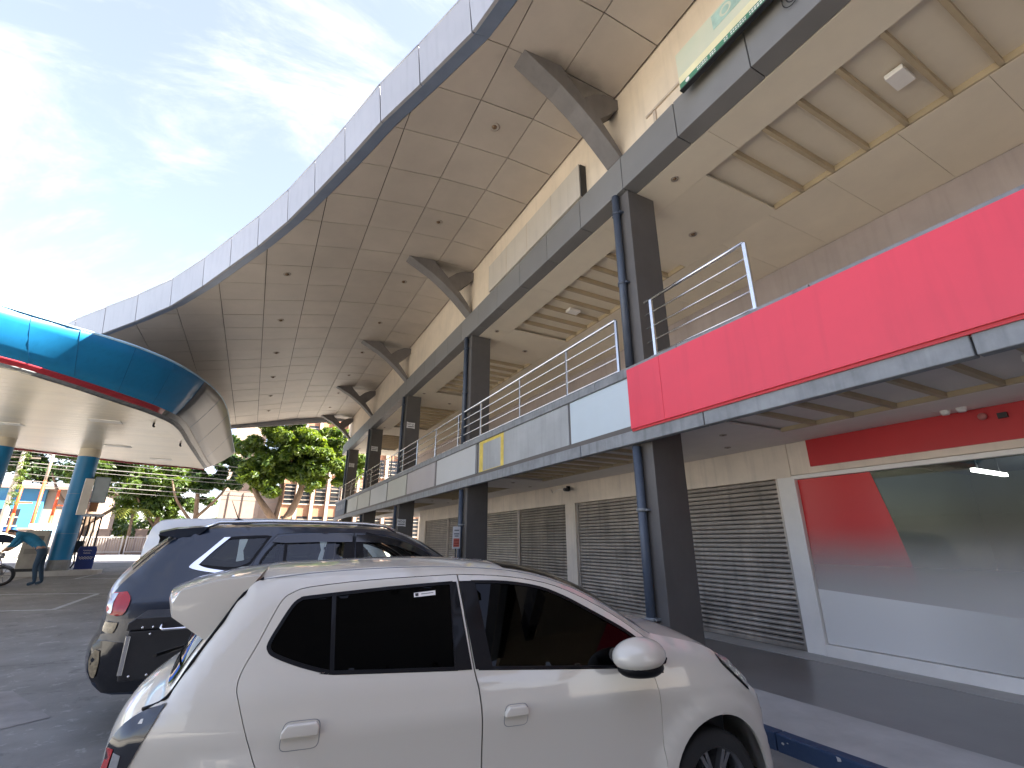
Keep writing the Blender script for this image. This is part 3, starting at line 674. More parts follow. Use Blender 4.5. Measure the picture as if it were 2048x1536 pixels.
GL_VAN = M_glass('glass_van_tint', (.05, .055, .06), ior=1.5)

def inpoly(p, poly):
    x, y = p; c = False; n = len(poly); j = n - 1
    for i in range(n):
        xi, yi = poly[i]; xj, yj = poly[j]
        if (yi > y) != (yj > y) and x < (xj - xi) * (y - yi) / (yj - yi + 1e-12) + xi: c = not c
        j = i
    return c
def resamp(poly, d, closed=True):
    o = []; n = len(poly)
    for i in range(n if closed else n - 1):
        a = poly[i]; b = poly[(i + 1) % n]; L = math.dist(a, b); k = max(1, int(round(L / d)))
        for t in range(k): o.append((a[0] + (b[0] - a[0]) * t / k, a[1] + (b[1] - a[1]) * t / k))
    if not closed: o.append(poly[-1])
    return o
def inset(poly, d):
    n = len(poly); ar = sum(poly[i][0] * poly[(i + 1) % n][1] - poly[(i + 1) % n][0] * poly[i][1] for i in range(n)); sg = 1 if ar > 0 else -1
    o = []
    for i in range(n):
        a, b, c = Vector(poly[i - 1]), Vector(poly[i]), Vector(poly[(i + 1) % n])
        n1 = Vector((-(b - a).y, (b - a).x)).normalized() * sg; n2 = Vector((-(c - b).y, (c - b).x)).normalized() * sg
        m = (n1 + n2); L = m.length
        m = m / L if L > 1e-6 else n1
        k = d / max(.35, m.dot(n1)); o.append((b.x + m.x * k, b.y + m.y * k))
    return o
def seg_dist(p, pts):
    best = 9
    px, py = p
    for i in range(len(pts) - 1):
        ax, ay = pts[i]; bx, by = pts[i + 1]; dx_, dy_ = bx - ax, by - ay; L2 = dx_ * dx_ + dy_ * dy_ + 1e-12
        t = max(0, min(1, ((px - ax) * dx_ + (py - ay) * dy_) / L2)); d = math.hypot(px - ax - t * dx_, py - ay - t * dy_)
        if d < best: best = d
    return best
def smooth2(pts, n=4): return [(p.x, p.y) for p in catmull([Vector((a, b, 0)) for a, b in pts], n)]

class Car:
    def __init__(s, name, loc, rz_, label, cat, W, T, crown, rad=.06, group=None):
        s.root = empty(name, loc, rz_, label, cat, group); s.W0 = W; s.T = T; s.rad = rad; s.crown = crown
        s.Ts = [(a, b) for a, b in T]
    def W(s, a, z):
        w = s.W0(a, z); d = seg_dist((a, z), s.Ts)
        if d < s.rad: k = 1 - d / s.rad; w -= s.rad * (1 - math.sqrt(max(0, 1 - k * k)))
        return w
    def patch(s, name, poly, mat, holes=(), off=0., res=.06, flange=.015, sides=(-1, 1), parent=None, smooth=True):
        bnd = resamp(poly, res); V = [Vector(p) for p in bnd]; E_ = [(i, (i + 1) % len(bnd)) for i in range(len(bnd))]
        hs = []
        for h in holes:
            hb = resamp(h, res); st = len(V); V += [Vector(p) for p in hb]; E_ += [(st + i, st + (i + 1) % len(hb)) for i in range(len(hb))]; hs.append(hb)
        x0 = min(p[0] for p in bnd); x1 = max(p[0] for p in bnd); z0 = min(p[1] for p in bnd); z1 = max(p[1] for p in bnd)
        loops = [bnd] + hs; cl = [l + [l[0]] for l in loops]
        gx = x0 + res * .5
        while gx < x1:
            gzz = z0 + res * .5
            while gzz < z1:
                p = (gx, gzz)
                if inpoly(p, bnd) and not any(inpoly(p, h) for h in hs) and min(seg_dist(p, l) for l in cl) > res * .45: V.append(Vector(p))
                gzz += res
            gx += res
        r = delaunay_2d_cdt(V, E_, [], 0, 1e-6)
        vv, ff = r[0], r[2]
        faces = []
        for f in ff:
            c = (sum(vv[i].x for i in f) / len(f), sum(vv[i].y for i in f) / len(f))
            if inpoly(c, bnd) and not any(inpoly(c, h) for h in hs): faces.append(f)
        ws = [s.W(v.x, v.y) + off for v in vv]
        objs = []
        for sd in sides:
            bm = bmesh.new(); used = {}
            def gv(i):
                if i not in used: used[i] = bm.verts.new((vv[i].x, sd * ws[i], vv[i].y))
                return used[i]
            for f in faces:
                q = [gv(i) for i in f]
                try: bm.faces.new(q if sd < 0 else q[::-1])
                except ValueError: pass
            bmesh.ops.recalc_face_normals(bm, faces=list(bm.faces))
            tot = sum((f.normal.y for f in bm.faces))
            if tot * sd < 0: bmesh.ops.reverse_faces(bm, faces=list(bm.faces))
            if flange:
                be = [e for e in bm.edges if e.is_boundary]
                g = bmesh.ops.extrude_edge_only(bm, edges=be); nv = [v for v in g['geom'] if isinstance(v, bmesh.types.BMVert)]
                for v in nv: v.co.y -= sd * flange
                for e in be: e.smooth = False
            objs.append(from_bm(name, bm, mat, parent or s.root, smooth))
        return objs
    def top(s, name, i0, i1, mat, q0=-1., q1=1., off=0., nq=20, parent=None, sub=4, flange=0.):
        """band of the lengthwise skin between outline points i0 and i1"""
        T = s.T[i0:i1 + 1]; C_ = s.crown[i0:i1 + 1]
        P = []
        full = [Vector((a, b, c)) for (a, b), c in zip(s.T, s.crown)]
        cm = catmull(full, sub); P = cm[i0 * sub:i1 * sub + 1]
        allp = [(p.x, p.y) for p in cm]
        bm = bmesh.new(); rows = []
        for k, p in enumerate(P):
            gi = i0 * sub + k; a = allp[max(gi - 1, 0)]; b = allp[min(gi + 1, len(allp) - 1)]
            d = Vector((b[0] - a[0], b[1] - a[1])).normalized(); nn = Vector((-d.y, d.x))   # outward (T runs rear-bottom -> roof -> front)
            w = s.W0(p.x, p.y) - s.rad + .0
            row = []
            for j in range(nq + 1):
                q = q0 + (q1 - q0) * j / nq; h = p.z * (1 - abs(q) ** 2.4) + off
                row.append(bm.verts.new((p.x + nn.x * h, q * w, p.y + nn.y * h)))
            rows.append(row)
        for i in range(len(rows) - 1):
            for j in range(nq): bm.faces.new((rows[i][j], rows[i + 1][j], rows[i + 1][j + 1], rows[i][j + 1]))
        bmesh.ops.recalc_face_normals(bm, faces=list(bm.faces))
        mid = rows[len(rows) // 2][nq // 2]
        return from_bm(name, bm, mat, parent or s.root, True)
    def wheel(s, a, z, r, yo, wd=.19, nsp=7, rimr=.70):
        for sd in (-1, 1):
            bm = bmesh.new()
            lathe(bm, [(r * rimr, -.5 * wd), (r * .86, -.52 * wd), (r * .96, -.46 * wd), (r, -.36 * wd), (r, .36 * wd), (r * .96, .46 * wd), (r * .86, .52 * wd), (r * rimr, .5 * wd)], 40, 'y')
            bmesh.ops.recalc_face_normals(bm, faces=list(bm.faces))
            t = from_bm('wheel', bm, RUBBER, s.root, True, 40); t.location = (a, sd * (yo - wd / 2), z)
            bm = bmesh.new(); R0 = r * rimr
            lathe(bm, [(R0, sd * .5 * wd), (R0 * 1.02, sd * .47 * wd), (R0 * .95, sd * .44 * wd), (R0 * .92, sd * .1 * wd), (R0 * .9, -sd * .4 * wd)], 40, 'y')
            for k in range(nsp):
                t0 = 2 * math.pi * k / nsp + .2
                for dd in (-.10, .10):
                    c, s_ = math.cos(t0 + dd), math.sin(t0 + dd); c2, s2 = math.cos(t0 + dd * .35), math.sin(t0 + dd * .35)
                    n0 = Vector((-s_, 0, c)) * .011; f = sd * .40 * wd; bk = sd * .18 * wd
                    A = Vector((c2 * R0 * .16, 0, s2 * R0 * .16)); Bq = Vector((c * R0 * .97, 0, s_ * R0 * .97))
                    q = [bm.verts.new(A + n0 + Vector((0, f, 0))), bm.verts.new(A - n0 + Vector((0, f, 0))), bm.verts.new(Bq - n0 + Vector((0, f, 0))), bm.verts.new(Bq + n0 + Vector((0, f, 0)))]
                    q2 = [bm.verts.new(v.co + Vector((0, bk - f, 0))) for v in q]
                    bm.faces.new(q)
                    for m_ in range(4): bm.faces.new((q[m_], q2[m_], q2[(m_ + 1) % 4], q[(m_ + 1) % 4]))
            lathe(bm, [(R0 * .24, sd * .2 * wd), (R0 * .22, sd * .42 * wd), (R0 * .1, sd * .45 * wd), (0.001, sd * .45 * wd)], 20, 'y')
            bmesh.ops.recalc_face_normals(bm, faces=list(bm.faces))
            from_bm('rim', bm, ALLOY, t)
            bm = bmesh.new(); lathe(bm, [(.001, 0), (R0 * .88, 0)], 24, 'y', (0, -sd * .12 * wd, 0)); from_bm('brake_disc', bm, DARK, t)
    def seats(s, rows_, zb=.32, h=.62):
        for a in rows_:
            for yy in (-.36, .36):
                bm = bmesh.new(); bbox(bm, a, a + .46, yy - .23, yy + .23, zb + .08, zb + .26); bbox(bm, a - .12, a + .06, yy - .22, yy + .22, zb + .2, zb + .2 + h)
                bbox(bm, a - .10, a + .0, yy - .12, yy + .12, zb + h + .25, zb + h + .40); bevel(bm, .03, 2); from_bm('seat', bm, SEAT, s.root)

def rounded(poly, r, n=4):
    o = []; m = len(poly)
    for i in range(m):
        b = Vector(poly[i]); a = Vector(poly[i - 1]); c = Vector(poly[(i + 1) % m]); p = b + (a - b).normalized() * min(r, (a - b).length * .45); q = b + (c - b).normalized() * min(r, (c - b).length * .45)
        for k in range(n + 1):
            t = k / n; v = p * (1 - t) ** 2 + b * 2 * t * (1 - t) + q * t * t; o.append((v.x, v.y))
    return o
def arch_pts(cx, cz, r, zb, n=30):
    a0 = math.asin(max(-1, min(1, (zb - cz) / r)))
    return [(cx + r * math.cos(t), cz + r * math.sin(t)) for t in [a0 + (math.pi - 2 * a0) * k / n for k in range(n + 1)]]   # front -> rear over the top

# ---- white hatchback ---------------------------------------------------
def sstep(t): t = min(max(t, 0), 1); return t * t * (3 - 2 * t)
def Wh(a, z):
    zc = .785 + .035 * (1 - a / 3)                       # side crease, rising to the rear
    if z > .95: w = .797 - .36 * (z - .95)
    elif z > zc: w = .797 + (.95 - z) * .17
    else: w = .797 + (.95 - zc) * .17 - .10 * (zc - z) * (1 if zc - z < .25 else 1) + .22 * max(0, zc - z - .08) ** 2
    if z < .40: w += .06 * (.40 - z)
    for cx in (.45, 2.905):                              # flared wheel arches
        d = math.hypot(a - cx, z - .30)
        if d < .46: w += .022 * sstep((.46 - d) / .035)
    if a < .6: w -= .10 * ((.6 - a) / .6) ** 2
    if a > 2.75: w -= .17 * ((a - 2.75) / .86) ** 2
    return w
Th = [(.03, .22), (-.05, .38), (-.09, .55), (-.09, .74), (-.055, .85), (.02, .925), (.105, .965), (.17, 1.09), (.25, 1.232), (.325, 1.362), (.40, 1.428), (.62, 1.452), (.91, 1.468), (1.20, 1.473),
      (1.45, 1.466), (1.68, 1.447), (1.88, 1.41), (2.08, 1.345), (2.28, 1.245), (2.44, 1.145), (2.54, 1.088), (2.68, 1.055), (2.86, 1.015), (3.0, .955), (3.13, .87), (3.24, .765), (3.32, .66), (3.345, .52), (3.35, .36), (3.31, .22)]
Ch = [.06, .08, .09, .10, .11, .11, .12, .13, .12, .09, .055, .038, .034, .034, .034, .038, .05, .07, .09, .09, .075, .065, .065, .075, .10, .15, .20, .21, .20, .17]
hb = Car('white_hatchback', (-.225, 3.458, 0), -.143, 'white five-door hatchback with black tinted windows parked in front, nose to the kerb', 'car', Wh, Th, Ch, .055)
RD = [(.80, .25), (.80, .40), (.70, .55), (.57, .64), (.504, .71), (.451, .817), (.398, .941), (.378, .997), (.387, 1.06), (.426, 1.148), (.465, 1.249), (.502, 1.332), (.543, 1.363), (.622, 1.387), (.91, 1.412), (1.227, 1.425), (1.379, 1.429)]
BG = [(1.379, 1.429), (1.409, 1.253), (1.446, .996), (1.469, .903), (1.484, .777), (1.487, .586), (1.487, .25)]
DT = [(1.379, 1.429), (1.568, 1.421), (1.769, 1.40), (1.972, 1.355), (2.171, 1.271), (2.345, 1.174), (2.438, 1.111), (2.50, 1.065), (2.60, .962), (2.585, .938), (2.484, .915), (2.507, .833), (2.52, .706), (2.521, .537), (2.521, .25)]
RD = smooth2(RD, 3); BGs = smooth2(BG, 3); DTa = smooth2(DT[:8], 3) + DT[8:10] + smooth2(DT[10:], 3)
rear_door = RD + BGs[1:]
front_door = DTa + BGs[::-1][:-1]
opening = RD + DTa[1:]
WinR = smooth2([(1.356, .996), (.775, 1.022), (.742, 1.028), (.626, 1.061), (.515, 1.103), (.482, 1.128), (.478, 1.158), (.512, 1.231), (.552, 1.304), (.585, 1.333), (.64, 1.343), (1.015, 1.372), (1.345, 1.389)], 3)
WinF = smooth2([(1.475, .990), (1.462, 1.391)], 1) + smooth2([(1.462, 1.391), (1.664, 1.383), (1.865, 1.351), (2.013, 1.297), (2.158, 1.225), (2.346, 1.125), (2.44, 1.06), (2.555, .955)], 3)[1:] + [(2.49, .926)]
base = [(Th[0][0], Th[0][1])] + smooth2(Th, 3)[1:]
AR = (.45, .315, .345, .22); AF = (2.905, .315, .345, .22)
bottom = [(p[0], p[1]) for p in arch_pts(*AF)] + [(p[0], p[1]) for p in arch_pts(*AR)]
hb.patch('body_side', base + bottom, PAINT_W, holes=[opening], res=.042, flange=.02)
hb.patch('rear_door', inset(rear_door, .0035), PAINT_W, holes=[inset(WinR, -.004)], res=.038, flange=.03)
hb.patch('front_door', inset(front_door, .0035), PAINT_W, holes=[inset(WinF, -.004)], res=.038, flange=.03)
hb.patch('rear_window', WinR, GL_DARK, off=-.005, res=.035, flange=0)
hb.patch('front_window', WinF, GL_DARK, off=-.005, res=.035, flange=0)
def ring(poly, d): return poly, inset(poly, d)
hb.patch('window_seal', inset(WinR, -.006), BLACKTRIM, holes=[inset(WinR, .010)], off=.0015, res=.05, flange=.006)
hb.patch('window_seal', inset(WinF, -.006), BLACKTRIM, holes=[inset(WinF, .010)], off=.0015, res=.05, flange=.006)
hb.patch('pillar_cover', [(1.352, .992), (1.436, .990), (1.372, 1.392), (1.342, 1.392)], BLACKTRIM, off=.003, res=.08, flange=.004)
hb.patch('pillar_cover', [(1.454, .990), (1.545, .985), (1.478, 1.394), (1.388, 1.394)], BLACKTRIM, off=.003, res=.08, flange=.004)
hb.patch('quarter_bar', [(.756, 1.022), (.776, 1.022), (.750, 1.350), (.730, 1.350)], BLACKTRIM, off=.003, res=.08, flange=.004)
hb.patch('mirror_sail', [(2.34, .926), (2.49, .916), (2.585, .938), (2.602, .962), (2.50, 1.05), (2.44, 1.07)], BLACKTRIM, off=.004, res=.06, flange=.004)
for nm, s0, s1, z0, z1 in (('rear', .578, .742, .752, .862), ('front', 1.588, 1.722, .735, .831)):
    w = Wh((s0 + s1) / 2, (z0 + z1) / 2)
    cup = [(s0 + .012, z0), (s1 - .02, z0), (s1, z0 + .02), (s1, z1 - .02), (s1 - .015, z1), (s0 + .03, z1), (s0, z1 - .03), (s0, z0 + .012)]
    cup = rounded([(s0 + .004, z0), (s1, z0), (s1, z1), (s0 + .012, z1)], .03)
    hb.patch('handle_cup', cup, TRIMCONC, off=.0012, res=.03, flange=.0)  # grey margin paints the thin shadow outline around the handle
    hb.patch('handle_cup', rounded([(s0 + .007, z0 + .003), (s1 - .003, z0 + .003), (s1 - .003, z1 - .003), (s0 + .015, z1 - .003)], .028), PAINT_W, off=.0022, res=.03, flange=.0)
    for sd in (-1, 1):
        bm = bmesh.new(); zc = (z0 + z1) / 2 + .004
        prism(bm, [(s0 + .006, zc - .004), (s1 - .006, zc - .004), (s1 - .004, z1 - .022), (s1 - .018, z1 - .006), (s0 + .03, z1 - .006), (s0 + .008, z1 - .03)], 'y', 0, sd * .03)
        bevel(bm, .007, 3); o = from_bm('door_handle', bm, PAINT_W, hb.root, True, 50); o.location = (0, sd * (w - .002), 0)
hb.patch('head_lamp', smooth2([(2.985, .952), (3.06, .925), (3.125, .868), (3.18, .79), (3.163, .768), (3.06, .855), (2.992, .922)], 3), LAMP_C, off=.004, res=.04, flange=.01)
hb.patch('head_lamp_rim', smooth2([(2.975, .957), (2.982, .915), (3.055, .847), (3.165, .757), (3.172, .766), (3.065, .858), (2.996, .925)], 2), BLACKTRIM, off=.0045, res=.04, flange=.004)
TL = smooth2([(.112, .950), (.04, .928), (-.03, .885), (-.072, .82), (-.086, .72), (-.084, .60), (-.03, .58), (.01, .70), (.05, .80)], 3)
hb.patch('tail_lamp', TL, M('lamp_smoked', (.02, .022, .028), .06, coat=.6), off=.006, res=.04, flange=.02)
hb.patch('tail_lamp_red', [(-.078, .80), (-.088, .70), (-.085, .60), (-.062, .595), (-.058, .70), (-.045, .80)], LAMP_R, off=.008, res=.03, flange=.004)
hb.patch('tail_lamp_clear', [(-.040, .79), (-.05, .70), (-.052, .60), (-.028, .60), (-.016, .70), (-.01, .78)], LAMP_C, off=.008, res=.03, flange=.004)
hb.patch('door_sticker', [(1.14, 1.322), (1.255, 1.330), (1.254, 1.352), (1.139, 1.343)], WHITE, off=.002, res=.05, flange=0, sides=(-1,))
hb.patch('sticker_mark', [(1.147, 1.327), (1.164, 1.328), (1.163, 1.342), (1.146, 1.341)], DARK, off=.003, res=.05, flange=0, sides=(-1,))
hb.patch('sticker_mark', [(1.178, 1.335), (1.243, 1.340), (1.243, 1.344), (1.178, 1.339)], TRIMCONC, off=.003, res=.05, flange=0, sides=(-1,))
hb.top('rear_bumper', 0, 5, PAINT_W); hb.top('tailgate', 5, 10, PAINT_W); hb.top('rear_screen', 6, 9, GL_DARK, -.90, .90, .006); hb.top('roof_panel', 10, 15, PAINT_W, sub=5)
hb.top('windscreen', 15, 19, GL_DARK, -.93, .93, .002); hb.top('pillar_strip', 15, 20, PAINT_W, -1, -.92); hb.top('pillar_strip', 15, 20, PAINT_W, .92, 1)
hb.top('cowl', 19, 21, BLACKTRIM, -.95, .95, -.01); hb.top('bonnet', 20, 24, PAINT_W); hb.top('front_bumper', 24, 29, PAINT_W)
hb.top('grille', 26, 28, BLACKTRIM, -.6, .6, .006)
# roof-edge gutter line seen above the doors
bm = bmesh.new(); tube(bm, [(a, -hb.W0(a, b - .012) + .022, b - .004) for a, b in smooth2(Th[10:21], 3)], .0025, 5); from_bm('roof_gutter', bm, TRIMCONC, hb.root)
for sd in (-1, 1):
    bm = bmesh.new(); tube(bm, [(a - .002, sd * (hb.W0(a, b) - .046), b) for a, b in smooth2(Th[5:11], 4)], .0075, 6); from_bm('tailgate_gap', bm, BLACKTRIM, hb.root)
bm = bmesh.new(); bbox(bm, -.02, 3.28, -.70, .70, .17, .30); bbox(bm, .85, 2.5, -.74, .74, .2, .62); from_bm('underbody', bm, INNER, hb.root)
bm = bmesh.new(); bbox(bm, 2.40, 3.1, -.62, .62, .3, .86); from_bm('engine_bay', bm, INNER, hb.root)
hb.wheel(.45, .283, .283, .755, .17); hb.wheel(2.905, .283, .283, .755, .17)
hb.seats((.75, 1.55), .3, .58)
# roof spoiler: lofted wing with drooping cheeks
bm = bmesh.new(); st = []
for j in range(25):
    q = -1 + 2 * j / 24; y = q * .585; e = max(0, (abs(q) - .80) / .20); e2 = e * e * (3 - 2 * e)
    dz = -.035 * q * q
    prof = [(.385, 1.478 + dz), (.20, 1.458 + dz), (.02 + .03 * q * q, 1.418 + dz), (-.085 + .11 * q * q - .0 * e2, 1.375 + dz - .015 * e2), (-.095 + .12 * q * q + .01 * e2, 1.350 + dz - .05 * e2),
            (-.05 + .11 * q * q + .12 * e2, 1.335 + dz - .135 * e2), (.10 + .05 * q * q + .085 * e2, 1.325 + dz - .135 * e2), (.30, 1.37 + dz - .02 * e2)]
    st.append([bm.verts.new((a, y, z)) for a, z in prof])
for j in range(24):
    for k in range(8): bm.faces.new((st[j][k], st[j][(k + 1) % 8], st[j + 1][(k + 1) % 8], st[j + 1][k]))
bm.faces.new(st[0]); bm.faces.new(st[-1][::-1]); bmesh.ops.recalc_face_normals(bm, faces=list(bm.faces))
bmesh.ops.bevel(bm, geom=[e for e in bm.edges if e.is_manifold and e.calc_face_angle(0) > R(34)], offset=.008, segments=2, profile=.7, affect='EDGES')
sp = from_bm('roof_spoiler', bm, PAINT_W, hb.root, True, 30)
# wing mirrors
for sd in (-1, 1):
    bm = bmesh.new(); bmesh.ops.create_uvsphere(bm, u_segments=28, v_segments=18, radius=1)
    for v in bm.verts:
        x, y, z = v.co; sx = .155; sy = .105; sz = .089; k = 1 - .16 * max(0, -z - .12)
        v.co = Vector((x * sx * k - .012 * z, y * sy * k * (1.06 if z < -.1 else 1), max(z, -.62) * sz + .010 * x))
    o = from_bm('wing_mirror', bm, PAINT_W, hb.root, True); o.location = (2.325, sd * .93, 1.018)
    bm = bmesh.new(); bmesh.ops.create_uvsphere(bm, u_segments=24, v_segments=12, radius=1)
    for v in bm.verts: v.co = Vector((v.co.x * .135, v.co.y * .092, max(-.75, v.co.z) * .052))
    from_bm('mirror_base', bm, BLACKTRIM, o, True).location = (.005, 0, -.055)
    bm = bmesh.new(); prism(bm, [(.02, -.10), (.17, -.10), (.15, .0), (.05, -.02)], 'y', -sd * .16, -sd * .03); from_bm('mirror_arm', bm, BLACKTRIM, o)
    bm = bmesh.new(); lathe(bm, [(.001, 0), (.075, 0)], 24, 'x'); m_ = from_bm('mirror_glass', bm, GLOSSBLK, o); m_.location = (-.105, -sd * .035, .0); m_.scale = (1, .8, .55); m_.rotation_euler = (0, 0, -sd * R(28))
# door belt rub and wiper
tube_obj('rear_wiper', [(.02, -.02, 1.06), (-.06, -.34, 1.07)], .009, BLACKTRIM, hb.root, 6)

# ---- dark blue SUV ------------------------------------------------------
def Ws(a, z):
    w = .95 if z < 1.02 else .95 - .40 * (z - 1.02)
    if z < .8: w = .955 - .12 * max(0, .6 - z)
    if 1.0 < z < 1.18: w += .012 * math.sin((z - 1.0) / .18 * math.pi)
    if a < .7: w -= .13 * ((.7 - a) / .7) ** 2
    if a > 3.7: w -= .2 * ((a - 3.7) / 1.1) ** 2
    return w
Tq = [(.14, .40), (.03, .52), (-.01, .68), (.03, .82), (.045, .95), (.04, 1.08), (.055, 1.19), (.15, 1.33), (.27, 1.48), (.38, 1.61), (.50, 1.69), (.62, 1.72), (.95, 1.745), (1.4, 1.755), (1.9, 1.75), (2.3, 1.735), (2.56, 1.70),
      (2.80, 1.60), (3.05, 1.46), (3.30, 1.29), (3.48, 1.17), (3.7, 1.12), (4.0, 1.08), (4.3, 1.03), (4.5, .95), (4.62, .82), (4.66, .62), (4.60, .38)]
Cq = [.10, .12, .12, .12, .12, .12, .12, .12, .11, .08, .06, .05, .045, .045, .045, .05, .06, .09, .11, .11, .09, .07, .07, .08, .12, .15, .17, .16]
suv = Car('blue_suv', (-1.06, 6.42, 0), 0., 'dark blue sport utility vehicle parked behind the white hatchback', 'car', Ws, Tq, Cq, .06)
sRD = smooth2([(1.35, .42), (1.33, .75), (1.22, .92), (1.13, 1.10), (1.10, 1.25), (1.12, 1.43), (1.27, 1.645), (1.36, 1.685), (1.7, 1.70), (2.08, 1.70)], 3)
sBG = smooth2([(2.08, 1.70), (2.10, 1.4), (2.13, 1.0), (2.15, .42)], 3)
sDT = smooth2([(2.08, 1.70), (2.35, 1.69), (2.56, 1.65), (2.80, 1.55), (3.05, 1.41), (3.22, 1.27), (3.28, 1.10), (3.30, .8), (3.28, .42)], 3)
sWR = smooth2([(1.95, 1.13), (1.30, 1.16), (1.19, 1.20), (1.18, 1.42), (1.33, 1.62), (1.40, 1.645), (2.0, 1.655)], 3)
sWF = smooth2([(2.20, 1.12), (2.16, 1.655), (2.4, 1.645), (2.58, 1.60), (2.8, 1.51), (3.03, 1.37), (3.14, 1.24), (3.14, 1.10)], 3)
sWD = smooth2([(1.085, 1.40), (.95, 1.355), (.68, 1.385), (.655, 1.41), (.80, 1.60), (.85, 1.635), (1.20, 1.655), (1.215, 1.63)], 3)
sb = smooth2(Tq, 3) + arch_pts(3.72, .38, .42, .38) + arch_pts(.98, .38, .42, .38)
suv.patch('body_side', sb, PAINT_B, holes=[sRD + sDT[1:], sWD], res=.09, flange=.02)
suv.patch('rear_door', inset(sRD + sBG[1:], .004), PAINT_B, holes=[sWR], res=.09, flange=.03)
suv.patch('front_door', inset(sDT + sBG[::-1][:-1], .004), PAINT_B, holes=[sWF], res=.09, flange=.03)
for nm, p in (('rear_window', sWR), ('front_window', sWF), ('quarter_window', sWD)): suv.patch(nm, p, GL_SUV, off=-.006, res=.12, flange=0)
for p in (sWR, sWF, sWD): suv.patch('window_seal', inset(p, -.012), BLACKTRIM, holes=[inset(p, .012)], off=.002, res=.07, flange=.005)
suv.patch('pillar_cover', [(1.965, 1.12), (2.105, 1.12), (2.08, 1.66), (1.985, 1.66)], BLACKTRIM, off=.003, res=.1, flange=.004)
suv.patch('pillar_cover', [(2.125, 1.12), (2.215, 1.12), (2.175, 1.66), (2.09, 1.66)], BLACKTRIM, off=.003, res=.1, flange=.004)
suv.patch('window_bar', [(1.385, 1.15), (1.415, 1.15), (1.405, 1.65), (1.375, 1.65)], BLACKTRIM, off=.003, res=.1, flange=.004)
suv.patch('rain_visor', smooth2([(1.26, 1.60), (1.35, 1.66), (1.7, 1.68), (2.06, 1.68)], 3) + [(2.06, 1.60), (1.7, 1.60), (1.38, 1.59)], GLOSSBLK, off=.018, res=.1, flange=.018)
suv.patch('rain_visor', [(2.10, 1.60), (2.10, 1.68)] + smooth2([(2.35, 1.67), (2.58, 1.625), (2.82, 1.53), (3.04, 1.39)], 3) + [(3.0, 1.36), (2.78, 1.48), (2.55, 1.56), (2.35, 1.595)], GLOSSBLK, off=.018, res=.1, flange=.018)
suv.patch('chrome_strip', smooth2([(.82, 1.645), (.69, 1.50), (.59, 1.395), (.60, 1.365), (.72, 1.335), (.95, 1.30), (1.10, 1.285)], 4) + smooth2([(1.10, 1.30), (.95, 1.325), (.74, 1.362), (.66, 1.392), (.665, 1.41), (.75, 1.515), (.875, 1.648)], 4), CHROME, off=.008, res=.05, flange=.012)
suv.patch('tail_lamp', smooth2([(.05, 1.175), (.035, 1.10), (.05, 1.02), (.17, 1.00), (.20, 1.12), (.155, 1.185)], 3), LAMP_R, off=.012, res=.04, flange=.03)
suv.patch('tail_lamp_clear', smooth2([(.045, 1.17), (.034, 1.10), (.046, 1.03), (.085, 1.02), (.08, 1.10), (.095, 1.175)], 3), LAMP_C, off=.016, res=.04, flange=.01)
suv.patch('bumper_lower', smooth2([(.14, .41), (.035, .52), (-.005, .68), (.035, .80), (.25, .78), (.50, .76), (.585, .52), (.575, .41)], 3), GLOSSBLK, off=.006, res=.07, flange=.02)
suv.patch('bumper_reflector', smooth2([(.035, .74), (.005, .66), (.03, .56), (.075, .53), (.085, .64), (.07, .73)], 3), LAMP_A, off=.012, res=.04, flange=.008)
suv.patch('bumper_insert', smooth2([(.05, .95), (.045, .88), (.13, .86), (.15, .94)], 2), LAMP_A, off=.010, res=.04, flange=.008)
suv.top('rear_bumper', 0, 4, GLOSSBLK); suv.top('tailgate', 4, 11, PAINT_B); suv.top('rear_screen', 7, 10, GL_VAN, -.86, .86, .005)
suv.top('roof_panel', 11, 16, PAINT_B, sub=5); suv.top('windscreen', 16, 19, GL_VAN, -.92, .92, .002)
for a, b in ((-1, -.91), (.91, 1)): suv.top('pillar_strip', 16, 20, PAINT_B, a, b)
suv.top('bonnet', 19, 24, PAINT_B); suv.top('front_bumper', 24, 27, PAINT_B); suv.top('grille', 25, 26, BLACKTRIM, -.7, .7, .006)
for sd in (-1, 1):
    bm = bmesh.new(); yy = lambda a, b: sd * (suv.W0(a, b) - .10)
    tube(bm, [(a, yy(a, b), b + .055 + (0 if 0 < i < 6 else -.04)) for i, (a, b) in enumerate([(.62, 1.72), (.75, 1.735), (1.2, 1.752), (1.7, 1.755), (2.2, 1.745), (2.45, 1.725), (2.58, 1.70)])], .019, 8)
    from_bm('roof_rail', bm, STEEL, suv.root)
bm = bmesh.new(); prism(bm, [(.83, 1.77), (1.06, 1.79), (1.02, 1.81), (.90, 1.86), (.86, 1.84)], 'y', -.03, .03); bevel(bm, .01, 2); an = from_bm('antenna_fin', bm, PAINT_B, suv.root)
tube_obj('antenna_rod', [(.90, 0, 1.84), (.80, 0, 2.05)], [.007, .003], BLACKTRIM, an, 6)
bm = bmesh.new(); st = []
for j in range(17):
    q = -1 + 2 * j / 16; y = q * .66
    st.append([bm.verts.new((a + .05 * q * q, y, z - .03 * q * q)) for a, z in ((.62, 1.775), (.35, 1.75), (.22, 1.715), (.225, 1.69), (.38, 1.665), (.55, 1.70))])
for j in range(16):
    for k in range(6): bm.faces.new((st[j][k], st[j][(k + 1) % 6], st[j + 1][(k + 1) % 6], st[j + 1][k]))
bm.faces.new(st[0]); bm.faces.new(st[-1][::-1]); bmesh.ops.recalc_face_normals(bm, faces=list(bm.faces)); from_bm('roof_spoiler', bm, PAINT_B, suv.root, True, 40)
